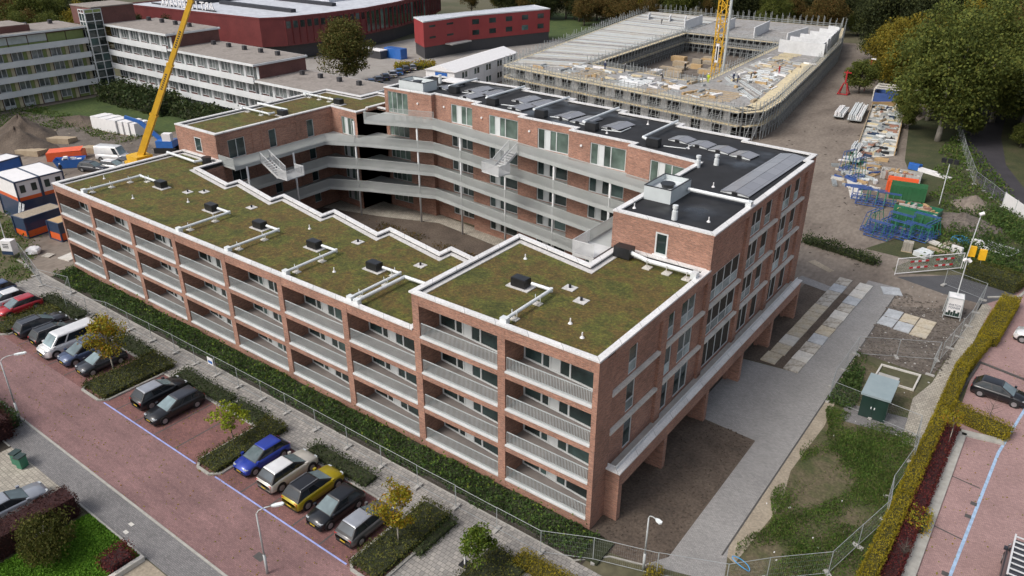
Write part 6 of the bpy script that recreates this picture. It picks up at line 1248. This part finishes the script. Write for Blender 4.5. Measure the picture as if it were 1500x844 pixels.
# steel racks
paint('rack_blue', (.04, .09, .28), .5, 0); paint('rack_green', (.02, .16, .09), .5, 0)
def rack(x, y, rz, s, h, label, group='blue and green steel transport racks'):
    t = thing('steel_rack', label, 'steel rack', (x, y, 0), rz, group); mb = MB(); a, b_ = 1.5*s, .75*s
    for z_ in (.15, .5):
        for sy in (-b_, b_): mb.bar((-a, sy, z_), (a, sy, z_), .08, .08)
        for k in range(6): mb.bar((-a+k*a*.4, -b_, z_), (-a+k*a*.4, b_, z_), .06, .06)
    for k in range(4): mb.bar((-a+k*a*.66, -b_, .15), (-a+(k+.5)*a*.6, b_, .5), .07, .07)
    mb.build('base_frame', MT['rack_blue'], t); mb = MB()
    for sx in (-a, -a*.3, a*.4, a):
        mb = MB(); mb.bar((sx, -b_, .1), (sx, -b_*.3, h), .06, .06); mb.bar((sx, b_, .1), (sx, b_*.3, h), .06, .06); mb.bar((sx, -b_*.45, h*.8), (sx, b_*.45, h*.8), .05, .05); mb.build('upright', MT['rack_green' if sx > -a else 'rack_blue'], t)
    mb = MB(); mb.bar((-a, -b_*.3, h), (a, -b_*.3, h), .09, .09); mb.bar((-a, b_*.3, h), (a, b_*.3, h), .09, .09); mb.build('top_rail', MT['rack_blue'], t)
for k, (x_, y_, rz, s_, h_) in enumerate(((2.3, 64.6, -.2, 1.0, 2.0), (4.3, 66.0, -.2, 1.0, 2.1), (6.2, 66.8, -.2, 1.0, 2.0), (4.0, 68.0, -.2, 1.0, 2.4), (6.6, 69.6, -.2, 1.0, 2.4), (1.0, 66.8, 1.3, 1.0, 2.6), (2.6, 67.4, 1.3, .9, 1.8), (7.6, 68.0, 1.3, .9, 2.2), (-1.6, 76.2, .1, 1.2, 2.2), (.4, 77.4, .1, 1.0, 1.7), (-2.8, 77.9, .1, 1.1, 1.6))):
    rack(x_, y_, rz, s_, h_, 'blue and green steel rack in the front cluster before the green container' if k < 8 else 'blue and green steel rack beside the second green container', 'front cluster of racks' if k < 8 else 'rear cluster of racks')
for k, (u_, v_) in enumerate(((1240, 250), (1254, 262))): x_, y_ = g2(u_, v_); rack(x_, y_, 1.2, .8, 3.2, 'tall thin rack at the end of the timber yard', 'tall racks by the timber yard')
paint('cont_green', (.02, .115, .04), .6, 0)
def bin_(x, y, rz, Lx, Ly, h, mat_, label, fill=None, name='open_container'):
    t = thing(name, label, 'container', (x, y, 0), rz); a, b_ = Lx/2, Ly/2; mb = MB(); ring(mb, [(-a, -b_), (a, -b_), (a, b_), (-a, b_)], .08, .05, h); mb.box(-a+.08, a-.08, -b_+.08, b_-.08, .05, .15 if fill else h-.05); mb.build('shell', MT[mat_], t); mb = MB()
    for k in range(int(Lx/.5)): 
        for sy in (-b_-.04, b_+.04): mb.box(-a+k*.5+.1, -a+k*.5+.25, sy-.04, sy+.04, .1, h-.1)
    mb.build('ribs', MT[mat_], t)['kind'] = 'stuff'
    if fill:
        for k in range(26): mb = MB(); x_ = RND.uniform(-a+.5, a-.5); y_ = RND.uniform(-b_+.3, b_-.3); mb.obox((x_, y_), (math.cos(k), math.sin(k)), RND.uniform(.4, 1.3), .3, .16, RND.uniform(.7, 1.15)*h); mb.build('debris', MT[RND.choice(fill)], t)
bin_(1.9, 82.0, .15, 4.6, 2.3, 2.0, 'cont_green', 'closed green container behind the blue racks'); bin_(.6, 84.2, .15, 4.0, 2.2, 1.9, 'cover_orange', 'orange container lid behind the green container'); bin_(5.2, 70.9, -.12, 5.2, 2.3, 1.7, 'cont_green', 'open green skip behind the front steel racks'); bin_(4.6, 75.2, -.1, 5.4, 2.4, 1.4, 'rack_green', 'low skip full of timber and bricks', ('timber', 'raw_wood', 'brick', 'concrete')); bin_(-.8, 90.4, .1, 5.5, 2.5, 1.2, 'concrete', 'pale skip of rubble below the timber yard', ('timber', 'white', 'brick', 'concrete'))
t = thing('aggregate_crate', 'beige square crate on the mud before the steel racks', 'crate', (6.2, 62.3, 0), .1); mb = MB(); mb.box(-.55, .55, -.55, .55, .1, 1.15); mb.build('box', MT['paver_tan'], t); mb = MB(); mb.box(-.6, .6, -.6, .6, 0, .1); mb.build('pallet', MT['raw_wood'], t)
for k, (x_, y_, w_, d_, h_, mt_, lb) in enumerate(((8.1, 62.0, 1.6, 1.8, .6, 'galv', 'grey block stack by the gate'), (11.1, 64.9, 1.2, .5, 1.1, 'white', 'white box near the gate signal lamps'), (9.4, 66.2, 4.2, .8, .3, 'concrete_pale', 'long concrete beam lying by the racks'), (9.6, 64.4, 3.0, .6, .25, 'raw_wood', 'timber beam pile near the gate'), (-.2, 97.0, 1.6, 1.2, 1.0, 'sign_blue', 'blue crate in the weeds by the timber yard'), (1.8, 96.2, 2.6, 1.0, .5, 'white', 'white plank pile in the weeds'), (4.0, 95.2, 2.8, .8, .4, 'white', 'long white plank pile in the weeds'), (10.4, 66.8, 1.8, 1.4, .5, 'sand', 'tan sheet pile beside the blue tubing'))):
    t = thing('material_pile', lb, 'material pile', (x_, y_, 0), RND.uniform(-.5, .1))
    for j in range(4): mb = MB(); mb.box(-w_/2+RND.uniform(-.1, .1), w_/2+RND.uniform(-.1, .1), -d_/2+j*d_/4, -d_/2+(j+.9)*d_/4, 0, h_*RND.uniform(.8, 1)); mb.build('piece', MT[mt_], t)
paint('tube_blue', (.03, .30, .62), .5, 0); t = thing('tubing_coil', 'coil of bright blue tubing on the mud', 'tubing', (10.8, 69.2, 0)); mb = MB()
for k in range(6):
    pts = [((1.2-.08*k)*math.cos(a*.3142), (.9-.06*k)*math.sin(a*.3142), .1+.09*k) for a in range(21)]; mb.poly(pts, .06, 5)
mb.build('coil', MT['tube_blue'], t); t = thing('blue_hose', 'loop of blue hose in the rough grass', 'hose', (9.3, 2.9, 0)); mb = MB(); mb.poly([(.6*math.cos(a*.3142), .25*math.sin(a*.3), .1+.45*math.sin(a*.1571)) for a in range(21)], .03, 5); mb.build('tube', MT['tube_blue'], t)
t = thing('net_frame', 'flat wire net frame lying on weeds by the clipped hedge', 'net frame', (15.0, 69.0, .1), -.3); mb = MB(); ring(mb, [(-1.9, -1.4), (1.9, -1.4), (1.9, 1.4), (-1.9, 1.4)], .08, .1, .2); 
for k in range(16): mb.bar((-1.8+k*.24, -1.4, .3), (-1.8+k*.24, 1.4, .3), .02, .02)
mb.build('frame', MT['galv'], t)
# timber yard
t = thing('timber_yard', 'long timber walled storage tray full of site materials', 'storage yard', (-9, 117, 0), 0); TY = [(-.4, -20.5), (4.6, -14.5), (-2.0, 24), (-7.6, 19.5)]
mb = MB(); mb.prism(TY, 0, .06); mb.build('floor', MT['concrete_pale'], t)
for i in (1, 2, 3): a = Vector(TY[i]); b_ = Vector(TY[(i+1) % 4]); d = b_-a; mb = MB(); mb.obox(tuple(a), tuple(d.normalized()), d.length, .15, .061, .9 if i != 3 else .5); mb.build('side_board', MT['timber' if i != 3 else 'raw_wood'], t)
r2 = random.Random(12); A0, A1, A2, A3 = [Vector(p) for p in TY]
for k in range(200):
    u_ = r2.random(); v_ = r2.random()*.96+.02; q = A0.lerp(A3, v_).lerp(A1.lerp(A2, v_), .08+u_*.8); tp = thing('stored_material', 'bundle of planks, pipes or fittings stored in the timber walled tray', 'material', (q.x-9, q.y+117, .07), r2.choice((0, .1, 1.5, .2))+r2.uniform(-.2, .2), 'bundles in the timber yard')
    mt_ = r2.choice(('raw_wood', 'steel', 'galv', 'scaff', 'concrete', 'steel', 'deck_wood', 'navy', 'scaff', 'brick', 'black_plastic', 'panel_grey')); L_ = r2.uniform(.5, 2.2); w_ = r2.uniform(.15, .6); h_ = r2.uniform(.15, .6); mb = MB()
    for j in range(3): mb.box(-L_/2+r2.uniform(-.1, .1), L_/2+r2.uniform(-.1, .1), -w_/2+j*w_/3, -w_/2+(j+.85)*w_/3, 0, h_*r2.uniform(.6, 1))
    mb.build('bundle', MT[mt_], tp)
for k in range(60):
    y_ = r2.uniform(82, 99); x_ = -6.3-(y_-84)*.16+r2.uniform(-2.4, 3.6); tp = thing('stored_material', 'loose bundle of planks or frames on the ground below the timber tray', 'material', (x_, y_, .01), r2.uniform(0, 3), 'bundles below the timber yard'); mt_ = r2.choice(('raw_wood', 'galv', 'steel', 'white', 'timber', 'concrete_pale', 'rack_blue', 'scaff')); L_ = r2.uniform(.8, 3.0); w_ = r2.uniform(.2, .7); h_ = r2.uniform(.12, .6); mb = MB()
    for j in range(3): mb.box(-L_/2+r2.uniform(-.15, .15), L_/2+r2.uniform(-.15, .15), -w_/2+j*w_/3, -w_/2+(j+.8)*w_/3, 0, h_*r2.uniform(.5, 1))
    mb.build('bundle', MT[mt_], tp)
def flatload(x, y, rz, L_, W_, label):
    t = thing('pipe_trailer', label, 'trailer', (x, y, 0), rz); mb = MB(); mb.box(-W_/2, W_/2, -L_/2, L_/2, .5, .65); mb.build('bed', MT['scaff'], t)
    for k in range(7): mb = MB(); mb.box(-W_/2+.1+k*W_/7, -W_/2+.1+(k+.7)*W_/7, -L_/2+RND.uniform(0, .8), L_/2-RND.uniform(0, .8), .66, 1.1+RND.random()*.5); mb.build('tube_bundle', MT[RND.choice(('galv', 'white', 'galv'))], t)
    for sx in (-1, 1):
        for yy in (-L_*.3, L_*.3): mb = MB(); mb.tube((sx*W_*.4-.1, yy, .3), (sx*W_*.4+.1, yy, .3), .3, 10); mb.build('wheel', MT['tyre'], t)
flatload(-16.6, 126, .15, 12, 2.5, 'trailer loaded with silver scaffold tubes beside the timber yard'); flatload(-19.3, 124.5, .12, 7, 1.8, 'low stack of silver scaffold frames on the mud'); flatload(-10.2, 101, .1, 4, 1.4, 'small stack of silver props beside the timber yard'); flatload(-8.6, 95.0, .1, 3.2, 1.4, 'pile of silver props on the mud')
t = thing('red_hoist', 'small red hoist frame at the end of the muddy yard', 'hoist', (-24.4, 144.3, 0)); mb = MB(); paint('hoist_red', (.40, .02, .025), .5, 0)
for sx in (-1, 1): mb.bar((sx, -1, 0), (sx*.3, 0, 2.4), .18, .18); mb.bar((sx, 1, 0), (sx*.3, 0, 2.4), .18, .18); mb.bar((sx, -1, .2), (sx, 1, .2), .2, .2)
mb.bar((-1, -1, .2), (1, -1, .2), .2, .2); mb.bar((0, 0, 2.3), (0, 0, 5), .3, .3); mb.bar((-.6, 0, 4.6), (.9, 0, 4.6), .2, .2); mb.build('frame', MT['hoist_red'], t)
t = thing('blue_shed', 'blue open topped storage shed with pale roof beams', 'shed', (-14.4, 144.5, 0), .1); mb = MB(); ring(mb, [(-3.6, -3), (3.6, -3), (3.6, 3), (-3.6, 3)], .15, 0, 1.8); mb.build('wall', MT['rack_blue'], t); mb = MB()
for k in range(3): mb.bar((-3.7, -2+k*2.4, 2.6), (3.7, -2+k*2.4, 2.6), .3, .25)
for sx in (-3.6, 3.6): mb.bar((sx, -3, 2.4), (sx, 3, 2.4), .3, .25); mb.bar((sx, -3, 0), (sx, -3, 2.5), .2, .2); mb.bar((sx, 3, 0), (sx, 3, 2.5), .2, .2)
mb.build('roof_beams', MT['concrete_pale'], t)
t = thing('red_lamp_pole', 'thin red lamp pole at the edge of the wood', 'lamp pole', (-21.6, 150, 0)); mb = MB(); mb.tube((0, 0, 0), (.4, 0, 7), .09, 6); mb.build('pole', MT['hoist_red'], t); mb = MB(); mb.box(.2, 1.2, -.2, .2, 6.9, 7.1); mb.build('lamp', MT['white'], t)
# street bits
for k in range(2): t = thing('wheelie_bin', 'green wheelie bin by the copper hedge%s' % (' with pale lid edge' if k else ''), 'bin', (-37.6+k*.75, -19.6, 0), .3); mb = MB(); mb.prism([(-.25, -.3), (.25, -.3), (.25, .3), (-.25, .3)], .05, .95); mb.build('body', MT['rack_green'], t); mb = MB(); mb.prism([(-.29, -.36), (.29, -.36), (.29, .34), (-.29, .34)], .95, 1.05); mb.build('lid', MT['kiosk_green'], t)
t = thing('bollard', 'white bollard post on a dark foot by the green tree', 'bollard', (-4.7, -7.3, 0)); mb = MB(); mb.tube((0, 0, 0), (0, 0, .95), .06, 8); mb.build('post', MT['white'], t); mb = MB(); mb.box(-.3, .3, -.3, .3, 0, .1); mb.build('foot', MT['black_plastic'], t)
t = thing('notice_board', 'small blue and white notice hung on the wire fence', 'notice', (-36.6, -3.75, 0)); mb = MB(); mb.box(-.4, .4, -.02, .02, 1.0, 1.7); mb.build('board', MT['white'], t); mb = MB(); mb.box(-.3, .3, -.03, -.021, 1.15, 1.4); mb.build('emblem', MT['sign_blue'], t)
t = thing('garden_wall', 'low concrete planter edge at the corner of the lawn', 'wall', (-21.3, -19.4, 0)); mb = MB(); mb.box(-.15, .15, -3.0, .2, 0, .35); mb.build('edge', MT['concrete_pale'], t)
# ---------------------------------------------------------------- people on the slab
plain('skin', (.45, .27, .2), .6); plain('cloth_navy', (.03, .04, .09), .8); plain('cloth_dark', (.02, .02, .025), .8); plain('cloth_hivis', (.45, .55, .03), .8); plain('cloth_red', (.4, .03, .03), .8)
def person_mesh(bend, arm):
    V = [(0, 0, .95), (0, .02+bend*.25, 1.2-bend*.1), (0, .02+bend*.45, 1.42-bend*.25), (0, bend*.55+.03, 1.55-bend*.32), (0, bend*.62+.05, 1.68-bend*.38), (-.09, 0, .9), (-.11, .03, .5), (-.12, -.02, .08), (-.12, .12, .04), (.09, 0, .9), (.12, -.05, .5), (.14, -.1, .08), (.14, .04, .04), (-.19, .02+bend*.42, 1.40-bend*.25), (-.26, .02+bend*.45+arm*.1, 1.13-bend*.25), (-.25, .12+bend*.5+arm*.25, .9-bend*.2+arm*.15), (.19, .02+bend*.42, 1.40-bend*.25), (.26, .02+bend*.45+arm*.1, 1.13-bend*.25), (.24, .14+bend*.5+arm*.28, .92-bend*.2+arm*.15)]
    E_ = [(0, 1), (1, 2), (2, 3), (3, 4), (0, 5), (5, 6), (6, 7), (7, 8), (0, 9), (9, 10), (10, 11), (11, 12), (2, 13), (13, 14), (14, 15), (2, 16), (16, 17), (17, 18)]
    Rr = [.15, .16, .17, .065, .105, .10, .075, .05, .05, .10, .075, .05, .05, .075, .05, .042, .075, .05, .042]
    me = bpy.data.meshes.new('body'); me.from_pydata(V, E_, []); o = bpy.data.objects.new('tmp', me); COL.objects.link(o); md = o.modifiers.new('s', 'SKIN'); me.skin_vertices[0].data[0].use_root = True
    for i, r_ in enumerate(Rr): me.skin_vertices[0].data[i].radius = (r_, r_)
    o.modifiers.new('u', 'SUBSURF').levels = 1; bpy.context.view_layer.update(); m2 = bpy.data.meshes.new_from_object(o.evaluated_get(bpy.context.evaluated_depsgraph_get())); bpy.data.objects.remove(o); m2.name = 'body'
    return m2, V[4]
POSES = [person_mesh(0, .2), person_mesh(.9, 1.0), person_mesh(0, 1.0)]
def person(u_, v_, pose, cloth, hel, label, z=ZS+.05):
    p = g(u_, v_, z); t = thing('person', label, 'person', (p.x, p.y, z), RND.random()*6.28); m2, hd = POSES[pose]; m3 = m2.copy(); m3.materials.clear(); o = link('body', m3, [MT[cloth], MT['skin']], t)
    for pl in m3.polygons:
        if (pl.center-Vector(hd)).length < .13: pl.material_index = 1
    mb = MB(); h_ = Vector(hd)
    for i in range(3): mb.tube(tuple(h_+Vector((0, 0, .03+.04*i))), tuple(h_+Vector((0, 0, .07+.04*i))), .135-.03*i, 10, 0, .125-.035*i)
    mb.build('helmet', MT[hel], t)
person(886, 103, 0, 'cloth_navy', 'white', 'worker in blue with white helmet standing on the near slab'); person(915, 106, 2, 'cloth_dark', 'white', 'worker in dark clothes with white helmet beside pale sheets'); person(970, 119, 1, 'cloth_dark', 'white', 'worker in dark clothes crouching over the slab edge'); person(1037, 121, 0, 'cloth_hivis', 'white', 'worker in a yellow green vest near the crane mast'); person(1074, 120, 0, 'cloth_navy', 'white', 'worker in blue, one of a pair at the slab corner'); person(1080, 122, 2, 'cloth_navy', 'white', 'second worker of the pair at the slab corner, arms forward'); person(1100, 115, 1, 'cloth_dark', 'hoist_red', 'bent worker with red helmet on the right slab'); person(1141, 108, 0, 'cloth_red', 'white', 'worker in red by the long guard rail'); person(969, 36, 0, 'cloth_dark', 'white', 'worker in dark clothes on the plank floor of the far left wing'); person(1003, 104, 0, 'cloth_dark', 'white', 'worker in dark clothes beside the inner courtyard', 5.05)
person(91, 256, 0, 'cloth_dark', 'white', 'worker with white helmet behind the white cabins', 0)
